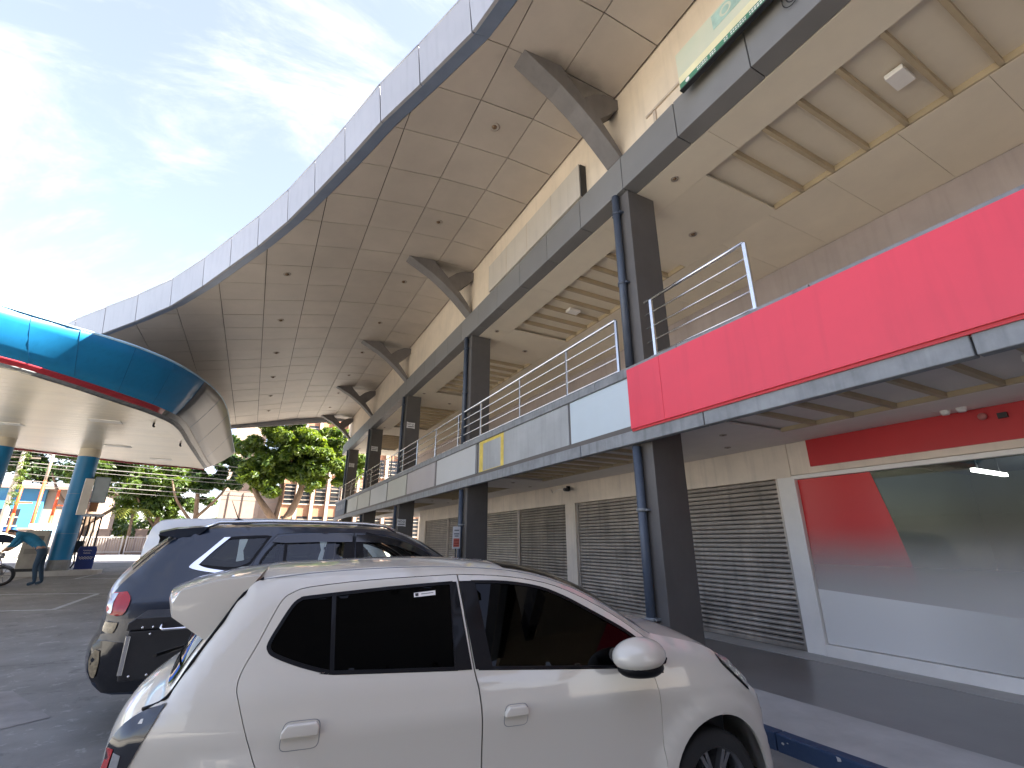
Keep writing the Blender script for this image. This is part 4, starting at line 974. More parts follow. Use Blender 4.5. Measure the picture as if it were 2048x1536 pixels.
bm = bmesh.new(); bbox(bm, .35, 4.5, -.78, .78, .44, .56); bbox(bm, 1.4, 3.2, -.86, .86, .4, .78); bbox(bm, 3.2, 4.4, -.7, .7, .5, 1.0); bbox(bm, .2, 1.3, -.8, .8, .5, .9); from_bm('underbody', bm, INNER, suv.root)
suv.wheel(.98, .345, .345, .93, .22); suv.wheel(3.72, .345, .345, .93, .22)
suv.seats((1.45, 2.3), .5, .62)
for sd in (-1, 1):
    bm = bmesh.new(); bmesh.ops.create_uvsphere(bm, u_segments=20, v_segments=12, radius=1)
    for v in bm.verts: v.co = Vector((v.co.x * .12, v.co.y * .13, v.co.z * .09))
    o = from_bm('wing_mirror', bm, PAINT_B, suv.root, True); o.location = (3.12, sd * 1.07, 1.17)

# ---- white van behind the SUV -------------------------------------------
def Wv(a, z):
    w = .84 if z < 1.0 else .84 - .13 * (z - 1.0)
    if a < .3: w -= .05 * ((.3 - a) / .3) ** 2
    if a > 3.4: w -= .12 * ((a - 3.4) / .8) ** 2
    return w
Tv = [(.10, .32), (.02, .5), (.0, .8), (.01, 1.1), (.03, 1.4), (.06, 1.66), (.12, 1.82), (.25, 1.88), (.8, 1.91), (1.6, 1.92), (2.4, 1.91), (2.9, 1.87), (3.2, 1.76), (3.5, 1.45), (3.75, 1.12), (4.0, 1.0), (4.2, .85), (4.25, .6), (4.2, .32)]
Cv = [.05, .05, .05, .05, .05, .05, .045, .04, .035, .035, .035, .04, .06, .09, .08, .08, .12, .12, .1]
van = Car('white_van', (-1.42, 9.65, 0), 0., 'white boxy van parked on the far side of the blue vehicle', 'van', Wv, Tv, Cv, .07)
vD = [(2.55, .42), (2.53, 1.74), (2.85, 1.74), (3.12, 1.66), (3.42, 1.36), (3.58, 1.12), (3.5, .42)]
vW1 = smooth2([(.22, 1.18), (.22, 1.62), (.28, 1.68), (1.2, 1.70), (1.26, 1.64), (1.26, 1.18)], 2); vW2 = smooth2([(1.40, 1.18), (1.40, 1.70), (2.42, 1.70), (2.42, 1.18)], 2)
vW3 = smooth2([(2.62, 1.16), (2.60, 1.68), (2.84, 1.68), (3.06, 1.60), (3.34, 1.33), (3.45, 1.14)], 2)
van.patch('body_side', smooth2(Tv, 3) + arch_pts(3.45, .34, .36, .32) + arch_pts(.85, .34, .36, .32), PAINT_V, holes=[vD, vW1, vW2], res=.12, flange=.02)
van.patch('front_door', inset(vD, .005), PAINT_V, holes=[vW3], res=.12, flange=.02)
for nm, p in (('rear_window', vW1), ('middle_window', vW2), ('front_window', vW3)): van.patch(nm, p, GL_VAN, off=-.006, res=.14, flange=0)
van.top('tailgate', 0, 7, PAINT_V); van.top('rear_screen', 3, 5, GL_VAN, -.8, .8, .006); van.top('roof_panel', 7, 12, PAINT_V); van.top('windscreen', 12, 14, GL_VAN, -.93, .93, .003); van.top('bonnet', 14, 18, PAINT_V)
for a, b in ((-1, -.92), (.92, 1)): van.top('pillar_strip', 12, 14, PAINT_V, a, b)
bm = bmesh.new(); bbox(bm, .08, 4.1, -.74, .74, .25, .6); from_bm('underbody', bm, INNER, van.root)
van.wheel(.85, .31, .31, .82, .18); van.wheel(3.45, .31, .31, .82, .18)
van.root.location.z = .03; suv.root.location.z = .0

# ------------------------------------------------------------------ motorcycles
def motorcycle(name, loc, rz_, label, paint, case=False):
    r = empty(name, loc, rz_, label, 'motorcycle')
    for x in (0., 1.25):
        bm = bmesh.new(); lathe(bm, [(.21, -.045), (.27, -.05), (.295, 0), (.27, .05), (.21, .045)], 28, 'y'); w = from_bm('wheel', bm, RUBBER, r, True); w.location = (x, 0, .295)
        bm = bmesh.new(); lathe(bm, [(.215, -.03), (.195, -.03), (.195, .03), (.215, .03)], 28, 'y')
        for k in range(5):
            t = k * 2 * math.pi / 5; tube(bm, [(.03 * math.cos(t), 0, .03 * math.sin(t)), (.2 * math.cos(t), 0, .2 * math.sin(t))], .013, 6)
        from_bm('rim', bm, ALLOY, w)
    prism_obj('body', [(-.30, .72), (-.12, .60), (.30, .50), (.55, .36), (.85, .36), (1.0, .60), (1.05, .92), (.98, .95), (.86, .62), (.70, .52), (.45, .72), (-.2, .80)], 'y', -.13, .13, paint, r, .03)
    prism_obj('seat', [(-.32, .80), (-.30, .86), (.10, .85), (.25, .80), (.52, .79), (.55, .74), (.2, .73)], 'y', -.14, .14, SEAT, r, .03)
    tube_obj('fork', [(1.02, 0, .95), (1.25, .0, .30)], .035, CHROME, r); tube_obj('handlebar', [(.92, -.34, 1.02), (1.0, -.12, 1.03), (1.0, .12, 1.03), (.92, .34, 1.02)], .016, DARK, r)
    prism_obj('front_mudguard', [(1.0, .55), (1.2, .64), (1.45, .50), (1.42, .47), (1.2, .60), (1.03, .52)], 'y', -.06, .06, paint, r, .01)
    bm = bmesh.new(); bmesh.ops.create_uvsphere(bm, u_segments=12, v_segments=8, radius=.085); from_bm('head_lamp', bm, LAMP_C, r, True).location = (1.10, 0, .88)
    tube_obj('exhaust', [(.5, -.16, .28), (.1, -.18, .30), (-.28, -.19, .38)], [.03, .045, .05], CHROME, r, 10); box('tail_lamp', -.36, -.30, -.06, .06, .70, .77, LAMP_R, r, .01)
    tube_obj('stand', [(.35, .12, .30), (.25, .30, 0.01)], .014, DARK, r)
    for sd in (-1, 1):
        tube_obj('mirror_stalk', [(.97, sd * .28, 1.03), (.93, sd * .34, 1.2)], .008, DARK, r, 6); bm = bmesh.new(); bmesh.ops.create_uvsphere(bm, u_segments=10, v_segments=6, radius=.055); m_ = from_bm('mirror', bm, DARK, r, True); m_.location = (.93, sd * .36, 1.22); m_.scale = (.35, 1.2, .8)
    tube_obj('rear_rack', [(.0, -.1, .80), (-.35, -.1, .84), (-.35, .1, .84), (0, .1, .80)], .012, DARK, r)
    return r
mc = motorcycle('motorcycle', (.02, 4.66, 0), 0, 'black motorcycle wedged between the white hatchback and the blue vehicle', M('bike_black', (.02, .02, .022), .3, coat=.4))
CASE = M('case_black', (.020, .020, .022), .45, var=.15, scale=6, bump=.1)
tb = empty('top_box', (-.66, 4.46, .70), 0, 'black riveted top box with a silver handle on the hidden motorcycle', 'top box')
box('box_body', 0, .52, 0, .44, 0, .31, CASE, tb, .012)
bm = bmesh.new(); prism(bm, [(-.012, .315), (.532, .315), (.532, .36), (.49, .395), (.03, .395), (-.012, .36)], 'y', -.012, .452); bevel(bm, .006, 1); from_bm('lid', bm, CASE, tb)
box('corner_strip', -.006, .022, -.008, .012, .04, .28, STEEL, tb, .003); box('corner_strip', .5, .526, -.008, .012, .04, .28, STEEL, tb, .003)
tube_obj('handle', [(.19, -.015, .355), (.19, -.05, .325), (.20, -.055, .315), (.35, -.055, .315), (.36, -.05, .325), (.36, -.015, .355)], .009, CHROME, tb, 8)
for x, z in ((.08, .33), (.14, .33), (.42, .33), (.48, .33), (.13, .285), (.38, .285), (.06, .03), (.16, .03), (.4, .03)):
    bm = bmesh.new(); bmesh.ops.create_uvsphere(bm, u_segments=8, v_segments=5, radius=.010); from_bm('rivet', bm, STEEL, tb, True).location = (x, -.012 if z > .3 else -.002, z)

# ------------------------------------------------------------------ petrol station
SBLUE = M('station_blue', (.010, .20, .44), .45, var=.10, scale=.8, streak=.10); SRED = M('station_red', (.42, .035, .05), .4, var=.1); SGREY = M('station_silver', (.19, .188, .185), .40, metal=.45, var=.16, scale=.6, stretch=(1, .3, 4))
SWHITE = M('station_soffit', (.72, .64, .50), .30, var=.06, scale=.8, orand=.04); SLIP = M('station_lip_highlight', (.42, .66, .80), .4)  # the lip's pale blue stands in for the highlight along the top edge
st_root = empty('station_canopy', (-6.5, 20, 0), 0, 'petrol station canopy with a leaning blue fascia and red stripe on round blue columns', 'canopy')
SO = Vector((-6.5, 20, 0))
bot = [(-18, 10.4), (-10, 11.4), (-7.2, 12.4), (-5.4, 13.6), (-4.6, 14.55), (-3.85, 15.8), (-3.15, 17.05), (-2.76, 18.6), (-2.74, 22), (-2.72, 26.8), (-2.70, 29.1)]
topc = [(-18, 9.2), (-10, 10.2), (-7, 11.4), (-5.36, 12.7), (-4.45, 13.3), (-3.3, 14.1), (-2.42, 15.3), (-1.75, 17.3), (-1.5, 19.8), (-1.5, 24.5), (-1.5, 29.9)]
bs_ = catmull([Vector((a, b, 5.2)) for a, b in bot], 5); ts_ = catmull([Vector((a, b, 6.3)) for a, b in topc], 5)
def band(name, f0, f1, mat, i0, i1, th=.05, outw=0.):
    bm = bmesh.new(); A = []; 
    for k in range(i0, i1 + 1):
        p, q = bs_[k] - SO, ts_[k] - SO; d = (q - p); o = Vector((d.x, d.y, 0)).normalized() * outw
        bow = lambda f: Vector((d.x, d.y, 0)).normalized() * (.16 * math.sin(math.pi * f))
        ff = [f0 + (f1 - f0) * m / 4 for m in range(5)]
        A.append([bm.verts.new(p + d * f + bow(f) + o) for f in ff])
    for k in range(len(A) - 1):
        for m in range(4): bm.faces.new((A[k][m], A[k + 1][m], A[k + 1][m + 1], A[k][m + 1]))
    o = from_bm(name, bm, mat, st_root, True); md = o.modifiers.new('th', 'SOLIDIFY'); md.thickness = th; return o
n_ = len(bs_) - 1
cut = 33
band('fascia_grey_base', 0, .07, TRIMCONC, 0, n_); band('fascia_stripe', .07, .17, SRED, 0, cut - 2); band('fascia_silver_end', .07, .17, SGREY, cut - 2, n_)
band('fascia_blue', .17, .975, SBLUE, 0, cut); band('fascia_silver_end', .17, .975, SGREY, cut, n_)
for k in range(5, n_ - 2, 4):
    bm = bmesh.new(); p, q = bs_[k] - SO, ts_[k] - SO; d = q - p; oo = Vector((d.x, d.y, 0)).normalized(); tube(bm, [p + d * f + oo * (.16 * math.sin(math.pi * f) + .002) for f in (.18, .35, .5, .65, .8, .97)], .004, 5); from_bm('fascia_joint', bm, M('joint_blue', (.006, .11, .25), .6), st_root)
band('fascia_lip', .975, 1.0, SLIP, 0, n_)
far = [(-18, 21.0), (-12, 24.2), (-8.1, 26.65), (-5.67, 28.3), (-2.7, 29.1)]
fxy = np.array(far); rxy = np.array([(p.x, p.y) for p in bs_])
bm = bmesh.new(); P0 = [(a + 6.5, b - 20) for a, b in far]; lo = [bm.verts.new((a, b, 5.2)) for a, b in P0]; hi = [bm.verts.new((a + (1.2 if i == 4 else 0), b + (.8 if i == 4 else .3), 6.3)) for i, (a, b) in enumerate(P0)]
for k in range(4): bm.faces.new((lo[k], lo[k + 1], hi[k + 1], hi[k]))
from_bm('far_fascia', bm, SGREY, st_root)
bm = bmesh.new(); A = []
for k in range(len(bs_)):
    p = bs_[k] - SO; d = ts_[k] - bs_[k]; o = Vector((d.x, d.y, 0)).normalized(); A.append((bm.verts.new(p + o * .01 + Vector((0, 0, -.012))), bm.verts.new(p - o * .55 + Vector((0, 0, -.012)))))
for k in range(len(A) - 1): bm.faces.new((A[k][0], A[k + 1][0], A[k + 1][1], A[k][1]))
from_bm('soffit_trim', bm, SWHITE, st_root)
yy = 10.6
while yy < 29.0:
    xr = float(np.interp(yy + .2, rxy[:, 1], rxy[:, 0])); xl = float(np.interp(yy + .2, fxy[:, 1], fxy[:, 0])) if yy > 21 else -18
    if xr - xl > .3: box('soffit_plank', xl + 6.5, xr + 6.5 - .2, yy - 20 + .006, yy - 20 + .394, 5.205, 5.24, SWHITE, st_root)
    yy += .4
bm = bmesh.new(); v = [bm.verts.new((a + 6.5, b - 20, 6.28)) for a, b in topc] + [bm.verts.new((-11.5, 9.9, 6.28))]
bm.faces.new(v); v2 = [bm.verts.new((a + 6.5, b - 20, 5.26)) for a, b in bot] + [bm.verts.new((a + 6.5, b - 20, 5.26)) for a, b in far[::-1][1:]]; bm.faces.new(v2)
from_bm('canopy_deck', bm, TRIMCONC, st_root)
bm = bmesh.new(); PTS = [Vector((a + 6.5, b - 20, 5.19)) for a, b in far]; tube(bm, PTS, .05, 6); from_bm('far_trim', bm, SRED, st_root)
for x, y in ((-6.38, 25.0), (-8.55, 23.6)):
    g = gz(y) + .15
    bm = bmesh.new(); lathe(bm, [(.34, g), (.34, 4.88), (.342, 4.885)], 32, 'z', (x + 6.5, y - 20, 0)); c = from_bm('column', bm, SBLUE, st_root, True)
    bm = bmesh.new(); lathe(bm, [(.355, g), (.355, g + .35), (.34, g + .37)], 32, 'z', (x + 6.5, y - 20, 0)); from_bm('column_skirt', bm, TRIMCONC, c, True)
    for zz in (1.9, 3.4): bm = bmesh.new(); lathe(bm, [(.339, zz), (.343, zz + .006), (.339, zz + .012)], 32, 'z', (x + 6.5, y - 20, 0)); from_bm('column_seam', bm, TRIM, c, True)
    bm = bmesh.new(); lathe(bm, [(.34, 4.885), (.34, 5.21)], 32, 'z', (x + 6.5, y - 20, 0)); from_bm('column_head', bm, SWHITE, c, True)
for x, y in ((-3.3, 18.2), (-2.95, 21.6)):
    tube_obj('soffit_bracket', [(x + 6.5, y - 20, 5.2), (x + 6.5, y - 20, 5.10), (x + 6.54, y - 20.06, 5.07)], .03, DARK, st_root, 8)
for x, y in ((-4.6, 18.6), (-5.2, 23.5), (-7.5, 20.5), (-4.2, 26.5), (-8.2, 16.5)):
    bm = bmesh.new(); bbox(bm, x + 6.1, x + 6.9, y - 20.2, y - 19.8, 5.185, 5.203); from_bm('soffit_lamp', bm, WHITE, st_root)
# pump island
bm = bmesh.new(); pl = []
for k in range(28):
    t = 2 * math.pi * k / 28; c, s_ = math.cos(t), math.sin(t); pl.append((-7.6 + 2.6 * abs(c) ** .45 * (1 if c > 0 else -1), 24.85 + .72 * abs(s_) ** .45 * (1 if s_ > 0 else -1)))
prism(bm, pl, 'z', gz(25) - .1, gz(25) + .15); isl = tag(from_bm('pump_island', bm, WALK_LIGHT), 'raised concrete pump island under the petrol canopy', 'island')
PUMPG = M('pump_grey', (.34, .32, .28), .35, metal=.4, var=.15, scale=3, streak=.2)
pm = empty('fuel_dispenser', (-7.05, 24.5, gz(24.6) + .14), R(8), 'grey steel fuel dispenser standing beside the round blue column', 'fuel pump')
box('cabinet', -.33, .33, -.22, .22, 0, 1.45, PUMPG, pm, .02); box('side_panel', .33, .35, -.18, .18, .1, .85, M('pump_yellow', (.45, .42, .25), .4), pm); box('display', -.22, .22, -.232, -.22, .95, 1.25, M('pump_screen', (.10, .10, .10), .3), pm, .004); box('price_plate', -.22, .22, -.232, -.22, .62, .8, M('pump_plate', (.2, .19, .17), .4), pm, .004); box('base', -.36, .36, -.25, .25, -.0, .12, DARK, pm)
hs = empty('hose_stand', (-5.95, 25.9, gz(25.5) + .0), R(5), 'white-topped hose stand with black hoses right of the blue column', 'hose stand')
box('top_tray', -.36, .36, -.2, .2, 2.15, 2.25, WHITE, hs, .01)
for x in (-.3, .3): tube_obj('leg', [(x, 0, 0), (x, 0, 2.15)], .03, DARK, hs)
for k, x in enumerate((-.2, -.05, .12)): tube_obj('hose', [(x, -.1, 2.15), (x + .03, -.14, 1.6), (x - .02, -.16, .9), (x + .05, -.2, .35), (x - .03, -.14, .18)], .028, RUBBER, hs, 8)
box('meter', -.34, -.02, -.18, .1, .75, 1.2, DARK, hs, .02)
ab = empty('blue_board', (-5.72, 25.5, gz(25.3)), R(10), 'dark blue floor sign with white scribbled lettering by the hoses', 'floor sign')
ab.scale = (.66, 1, .95)
bm = bmesh.new(); prism(bm, [(-.42, .12), (.42, .12), (.44, .9), (.38, 1.05), (-.38, 1.05), (-.44, .9)], 'y', -.03, .03); bevel(bm, .01, 1); from_bm('panel', bm, M('board_navy', (.008, .03, .20), .35), ab)
for x in (-.34, .34): box('leg', x - .025, x + .025, -.12, .12, 0, .14, M('leg_red', (.3, .03, .05), .5), ab)
for z, w in ((.88, .2), (.78, .16), (.62, .34), (.56, .3)):
    bm = bmesh.new(); pts = [(-w + 2 * w * t / 14, -.034, z + .022 * math.sin(t * 2.3)) for t in range(15)]; tube(bm, pts, .010, 5); from_bm('lettering', bm, WHITE, ab)
nb = empty('column_notice', (-6.05, 24.62, 3.0), R(28), 'tall white notice panel fixed to the round blue column', 'notice')
box('panel', -.14, .14, -.04, .02, -.4, 1.0, WHITE, nb, .008); 
cbx = empty('speaker_cabinet', (-5.72, 25.0, 3.0), R(15), 'grey metal cabinet mounted right of the column notice', 'cabinet')
box('cabinet_body', -.24, .24, -.2, .2, .1, 1.1, M('cabinet_grey', (.30, .36, .42), .45, metal=.3, var=.15), cbx, .02); box('cabinet_door', -.2, .2, -.215, -.2, .15, 1.05, M('cabinet_grey2', (.36, .42, .47), .45), cbx, .004); box('bracket', -.2, .05, -.1, .1, -.25, .1, M('bracket_brown', (.35, .17, .08), .6), cbx)

# person in blue bending over a motorcycle
mc2 = motorcycle('motorcycle', (-7.78, 20.75, gz(20.8)), R(3), 'dark motorcycle at the pump under the leaning person in blue', M('bike_navy', (.02, .03, .06), .3, coat=.4))
def skin_body(name, verts, edges, radii, mats, label):
    me = bpy.data.meshes.new(name); me.from_pydata(verts, edges, []); ob = bpy.data.objects.new(name, me); COL.objects.link(ob)
    sk = ob.modifiers.new('skin', 'SKIN'); sb_ = ob.modifiers.new('sub', 'SUBSURF'); sb_.levels = 2; sb_.render_levels = 2
    for i, rr in enumerate(radii): me.skin_vertices[0].data[i].radius = rr; 
    me.skin_vertices[0].data[0].use_root = True
    dg = bpy.context.evaluated_depsgraph_get(); m2 = bpy.data.meshes.new_from_object(ob.evaluated_get(dg)); bpy.data.objects.remove(ob)
    m2.materials.clear()
    for m_ in mats: m2.materials.append(m_)
    o = bpy.data.objects.new(name, m2); COL.objects.link(o)
    for p in m2.polygons: p.use_smooth = True
    return o
SKIN = M('skin', (.36, .20, .13), .55, var=.08, scale=9); SHIRT = M('shirt_blue', (.012, .15, .27), .8, var=.2, scale=6, bump=.3, bscale=30); JEANS = M('jeans', (.022, .050, .085), .85, var=.2, scale=10); HAIR = M('hair_black', (.012, .010, .010), .6)
# local frame: person leans towards -x; feet at z=0
V_ = [(0, 0, .93), (-.18, 0, 1.12), (-.40, 0, 1.28), (-.56, 0, 1.34), (-.66, 0, 1.37), (-.77, 0, 1.40), (-.84, 0, 1.38),            # pelvis..head
      (.01, -.10, .86), (-.03, -.12, .48), (.05, -.12, .08), (-.10, -.14, .035), (.01, .10, .86), (.03, .12, .48), (.14, .12, .08), (.0, .13, .035),
      (-.52, -.20, 1.30), (-.60, -.27, 1.06), (-.72, -.22, .92), (-.78, -.19, .89), (-.52, .20, 1.30), (-.62, .26, 1.08), (-.76, .22, .93), (-.82, .2, .90)]
E_ = [(0, 1), (1, 2), (2, 3), (3, 4), (4, 5), (5, 6), (0, 7), (7, 8), (8, 9), (9, 10), (0, 11), (11, 12), (12, 13), (13, 14), (3, 15), (15, 16), (16, 17), (17, 18), (3, 19), (19, 20), (20, 21), (21, 22)]
Rr_ = [(.16, .14), (.165, .145), (.175, .15), (.15, .12), (.062, .062), (.10, .085), (.085, .075), (.095, .10), (.065, .065), (.045, .05), (.045, .035), (.095, .10), (.065, .065), (.045, .05), (.045, .035),
       (.075, .075), (.05, .05), (.036, .036), (.03, .025), (.075, .075), (.05, .05), (.036, .036), (.03, .025)]
per = skin_body('person', V_, E_, Rr_, [SHIRT, JEANS, SKIN, HAIR], '')
for p in per.data.polygons:
    c = p.center
    if c.z < .97 and c.x > -.3: p.material_index = 1
    elif c.x < -.63 and c.z > 1.2: p.material_index = 3 if (c.z > 1.39 or c.x < -.9 and c.z > 1.36) else 2
    elif c.z < 1.0: p.material_index = 2
tag(per, 'person in a blue top and jeans bending over a motorcycle by the pumps', 'person')
per.location = (-5.75, 20.75, gz(20.7)); per.rotation_euler = (0, 0, R(2)); per.scale = (1.12, 1.12, 1.12)
for sd in (-1, 1):      # fingers resting on the saddle
    for k in range(5):
        a = (-.80 - .01 * k if sd < 0 else -.84 - .01 * k, sd * .2 + (k - 2) * .016, .89); b = (a[0] - .05, a[1], .865); c2 = (a[0] - .075, a[1], .84)
        tube_obj('finger', [a, b, c2], [.009, .008, .006], SKIN, per, 6)

# ------------------------------------------------------------------ trees
def leaves(name, clumps, n, size, mat, parent, flat=.4):
    tot = []; F = []
    cen = np.array([c[:3] for c in clumps]); rad = np.array([c[3] for c in clumps]); w = rad ** 2.2; w /= w.sum()
    idx = rng.choice(len(clumps), n, p=w); d = rng.normal(size=(n, 3)); d /= np.linalg.norm(d, axis=1)[:, None]
    rr = rng.uniform(.35, 1, n) ** .6
    P = cen[idx] + d * (rad[idx] * rr)[:, None] * np.array([1, 1, .72])
    nrm = d * .6 + rng.normal(size=(n, 3)) * .5 + np.array([0, 0, .7]); nrm /= np.linalg.norm(nrm, axis=1)[:, None]
    t = np.cross(nrm, rng.normal(size=(n, 3))); t /= np.linalg.norm(t, axis=1)[:, None] + 1e-9; b = np.cross(nrm, t)
    s = size * rng.uniform(.6, 1.35, n)[:, None]
    droop = np.array([0, 0, -.25]) * s
    q = np.stack([P - t * s, P - b * s * .42, P + t * s + droop, P + b * s * .42], 1).reshape(-1, 3)
    me = bpy.data.meshes.new(name); me.vertices.add(4 * n); me.vertices.foreach_set('co', q.ravel())
    me.loops.add(4 * n); me.loops.foreach_set('vertex_index', np.arange(4 * n)); me.polygons.add(n)
    me.polygons.foreach_set('loop_start', np.arange(0, 4 * n, 4)); me.polygons.foreach_set('loop_total', np.full(n, 4)); me.update(calc_edges=True)
    me.materials.append(mat); o = bpy.data.objects.new(name, me); link(o, parent); o['kind'] = 'stuff'; return o
BARK = M('bark', (.16, .105, .065), .9, var=.35, scale=5, bump=.6, bscale=25, stretch=(1, 1, .25))
LEAF1 = M_leaf('leaf_bright', (.030, .070, .012), (.15, .20, .030), .5); LEAF2 = M_leaf('leaf_dark', (.015, .038, .012), (.05, .09, .02), .35); LEAF3 = M_leaf('leaf_mid', (.03, .065, .014), (.10, .15, .025), .45)
def tree(name, loc, trunks, clumps, n, size, mat, label, group=None):
    r = empty(name, loc, 0, label, 'tree', group)
    for k, (pts, r0, r1) in enumerate(trunks):
        P = catmull([Vector(p) for p in pts], 4); m = len(P) - 1
        bm = bmesh.new(); tube(bm, P, [r0 + (r1 - r0) * i / m for i in range(m + 1)], 10); from_bm('trunk' if k == 0 else 'limb', bm, BARK, r)
    leaves('crown', clumps, n, size, mat, r)
    return r
def blob(cx, cy, cz, rx, ry, rz_, n, r0, r1):
    o = []
    for _ in range(n):
        d = rng.normal(size=3); d /= np.linalg.norm(d); k = rng.uniform(.3, 1)
        o.append((cx + d[0] * rx * k, cy + d[1] * ry * k, cz + d[2] * rz_ * k, rng.uniform(r0, r1)))
    return o
tree('shade_tree', (1.7, 41.6, .72), [([(0, 0, 0), (.05, 0, 1.2), (.1, 0, 2.0)], .42, .36), ([(.1, 0, 1.9), (.9, .2, 3.6), (1.3, .1, 5.6), (1.0, .3, 8.5)], .33, .14), ([(.05, 0, 1.9), (-1.0, -.2, 3.2), (-2.0, .2, 4.6), (-2.8, .4, 6.6)], .30, .12),
      ([(1.2, .1, 5.0), (2.6, -.2, 6.6), (3.8, .2, 8.2)], .17, .07), ([(-.3, 0, 2.6), (-.1, .6, 5.0), (-.6, 1.0, 8.0)], .2, .08), ([(1.2, .1, 5.4), (.2, -.6, 7.0), (-.6, -1.0, 8.6)], .14, .06)],
     blob(.9, 0, 8.2, 4.9, 2.6, 3.0, 80, .4, .85) + blob(2.6, -.6, 6.2, 3.0, 1.6, 1.4, 24, .35, .7) + blob(-1.6, -.5, 5.6, 2.3, 1.5, 1.2, 16, .35, .7) + blob(4.8, .4, 6.5, 1.8, 1.4, 1.8, 14, .35, .8) + blob(.2, .5, 7.0, 4.8, 2.2, 2.4, 46, .4, .8), 36000, .20, LEAF1, 'big leafy shade tree with a forked trunk beyond the end of the building')
tree('dark_tree', (-4.2, 45.4, .7), [([(0, 0, 0), (.1, 0, 2.4), (-.2, 0, 5.0)], .28, .12), ([(0, 0, 2.6), (1.5, 0, 4.6), (2.4, .2, 7)], .14, .05), ([(0, 0, 2.2), (-1.4, 0, 4.0), (-2.0, 0, 5.6)], .13, .05)],
     blob(.9, 0, 6.8, 2.6, 1.8, 3.0, 34, .35, .7), 5000, .23, LEAF2, 'thin dark tree against the bright sky left of the big shade tree')
tree('round_tree', (-7.3, 50.5, .7), [([(0, 0, 0), (0, 0, 2.5), (.2, 0, 4.5)], .25, .12), ([(0, 0, 2), (-1.2, .1, 3.6), (-2, 0, 5)], .13, .05)],
     blob(.4, 0, 5.2, 3.4, 2, 2.6, 50, .4, .85), 10000, .22, LEAF3, 'round green tree above the grey fence right of the blue column', 'trees behind the fence')
tree('wide_tree', (-12.6, 53.0, .7), [([(0, 0, 0), (.2, 0, 2.5), (0, 0, 5)], .35, .15), ([(0, 0, 2.2), (2, .2, 4), (3.4, 0, 6)], .18, .06), ([(0, 0, 2.4), (-2, .2, 4.4), (-3, 0, 6.4)], .18, .06)],
     blob(.6, 0, 7.4, 4.6, 2.4, 2.6, 40, .8, 1.4) + blob(2.6, 0, 4.2, 1.6, 1.5, 1.2, 8, .5, .9), 14000, .19, LEAF3, 'wide tree partly hidden by the round blue column', 'trees behind the fence')
tree('tall_tree', (-20.5, 62.0, .7), [([(0, 0, 0), (.2, 0, 4), (0, 0, 8)], .4, .2)], blob(0, 0, 9.5, 7.5, 3, 3.6, 44, 1.0, 1.8), 13000, .26, LEAF2, 'tall dark tree rising behind the blue house at the left edge', 'trees behind the fence')
ft = tag(leaves('far_trees', [(-46 + i * 1.6 + rng.uniform(-.5, .5), 70 + 3 * math.sin(i * 1.7), 2.6 + 1.6 * abs(math.sin(i * .9)) + (0 if i < 22 else -.6), rng.uniform(1.2, 2.2)) for i in range(34)], 15000, .30, LEAF3, None), 'row of distant trees closing the view behind the street', 'trees', None, 'stuff')
pt = empty('palm_tree', (-8.6, 47.8, .7), 0, 'small yellow-green palm tree with drooping fronds behind the fence', 'palm tree')
tube_obj('trunk', [(0, 0, 0), (.1, 0, 1.5), (.05, 0, 3.0)], [.16, .12, .09], BARK, pt, 8)
LEAFP = M_leaf('leaf_palm', (.10, .13, .02), (.20, .20, .03), .4)
for k in range(13):
    a = 2 * math.pi * k / 13 + .2; L = random.uniform(1.2, 1.7); bm = bmesh.new(); P = []
    for t in range(8):
        f = t / 7; P.append(Vector((.05 + math.cos(a) * L * f, math.sin(a) * L * f, 3.0 + .7 * math.sin(f * 2.3) - .9 * f * f)))
    for t in range(7):
        sd = Vector((-math.sin(a), math.cos(a), 0))
        for s_ in (-1, 1):
            w = .34 * math.sin(math.pi * (t + 1) / 9)
            for u in range(2):
                p = P[t].lerp(P[t + 1], u * .5); d = (P[t + 1] - P[t]) * .28
                bm.faces.new([bm.verts.new(p), bm.verts.new(p + d), bm.verts.new(p + d * 1.6 + sd * s_ * w + Vector((0, 0, -.14)))])
    from_bm('frond', bm, LEAFP, pt)
hg = tag(leaves('hedge', [(-17 + i * 1.1, 49.6 + .3 * math.sin(i), 1.3 + .3 * math.sin(i * 2.1), .75) for i in range(14)], 7000, .11, LEAF1, None), 'clipped hedge row and shrubs growing along the far wall', 'hedge', None, 'stuff')

# ------------------------------------------------------------------ far street: wall, barriers, houses, poles, wires
WALLP = M('wall_peach', (.36, .27, .20), .8, var=.1, scale=.9, streak=.15); PIERB = M('pier_brown', (.26, .19, .15), .8, var=.12); ORANGE = M('post_orange', (.62, .10, .025), .5, var=.12); BARG = M('barrier_grey', (.40, .37, .34), .55, var=.1)
fw = empty('boundary_wall', (-8, 48.2, .7), 0, 'low peach boundary wall with brown arched piers across the road', 'wall')
box('wall_panel', -14, 7.5, .05, .2, 0, 1.15, WALLP, fw)
for x in np.arange(-13.6, 7.6, 2.3):
    bm = bmesh.new(); bbox(bm, x - .36, x + .36, -.06, .3, 0, 1.75); bbox(bm, x - .42, x + .42, -.12, .36, 1.75, 1.88); p = from_bm('pier', bm, PIERB, fw)
    bm = bmesh.new(); prism(bm, [(x - .2, .25)] + [(x - .2 * math.cos(t * math.pi / 8), 1.2 + .24 * math.sin(t * math.pi / 8)) for t in range(9)] + [(x + .2, .25)], 'y', -.075, -.06); from_bm('arch_panel', bm, WALLP, p)
    for k in range(9): box('picket', x + .42 + k * .17, x + .445 + k * .17, .1, .13, 1.15, 1.75, DARK, fw)
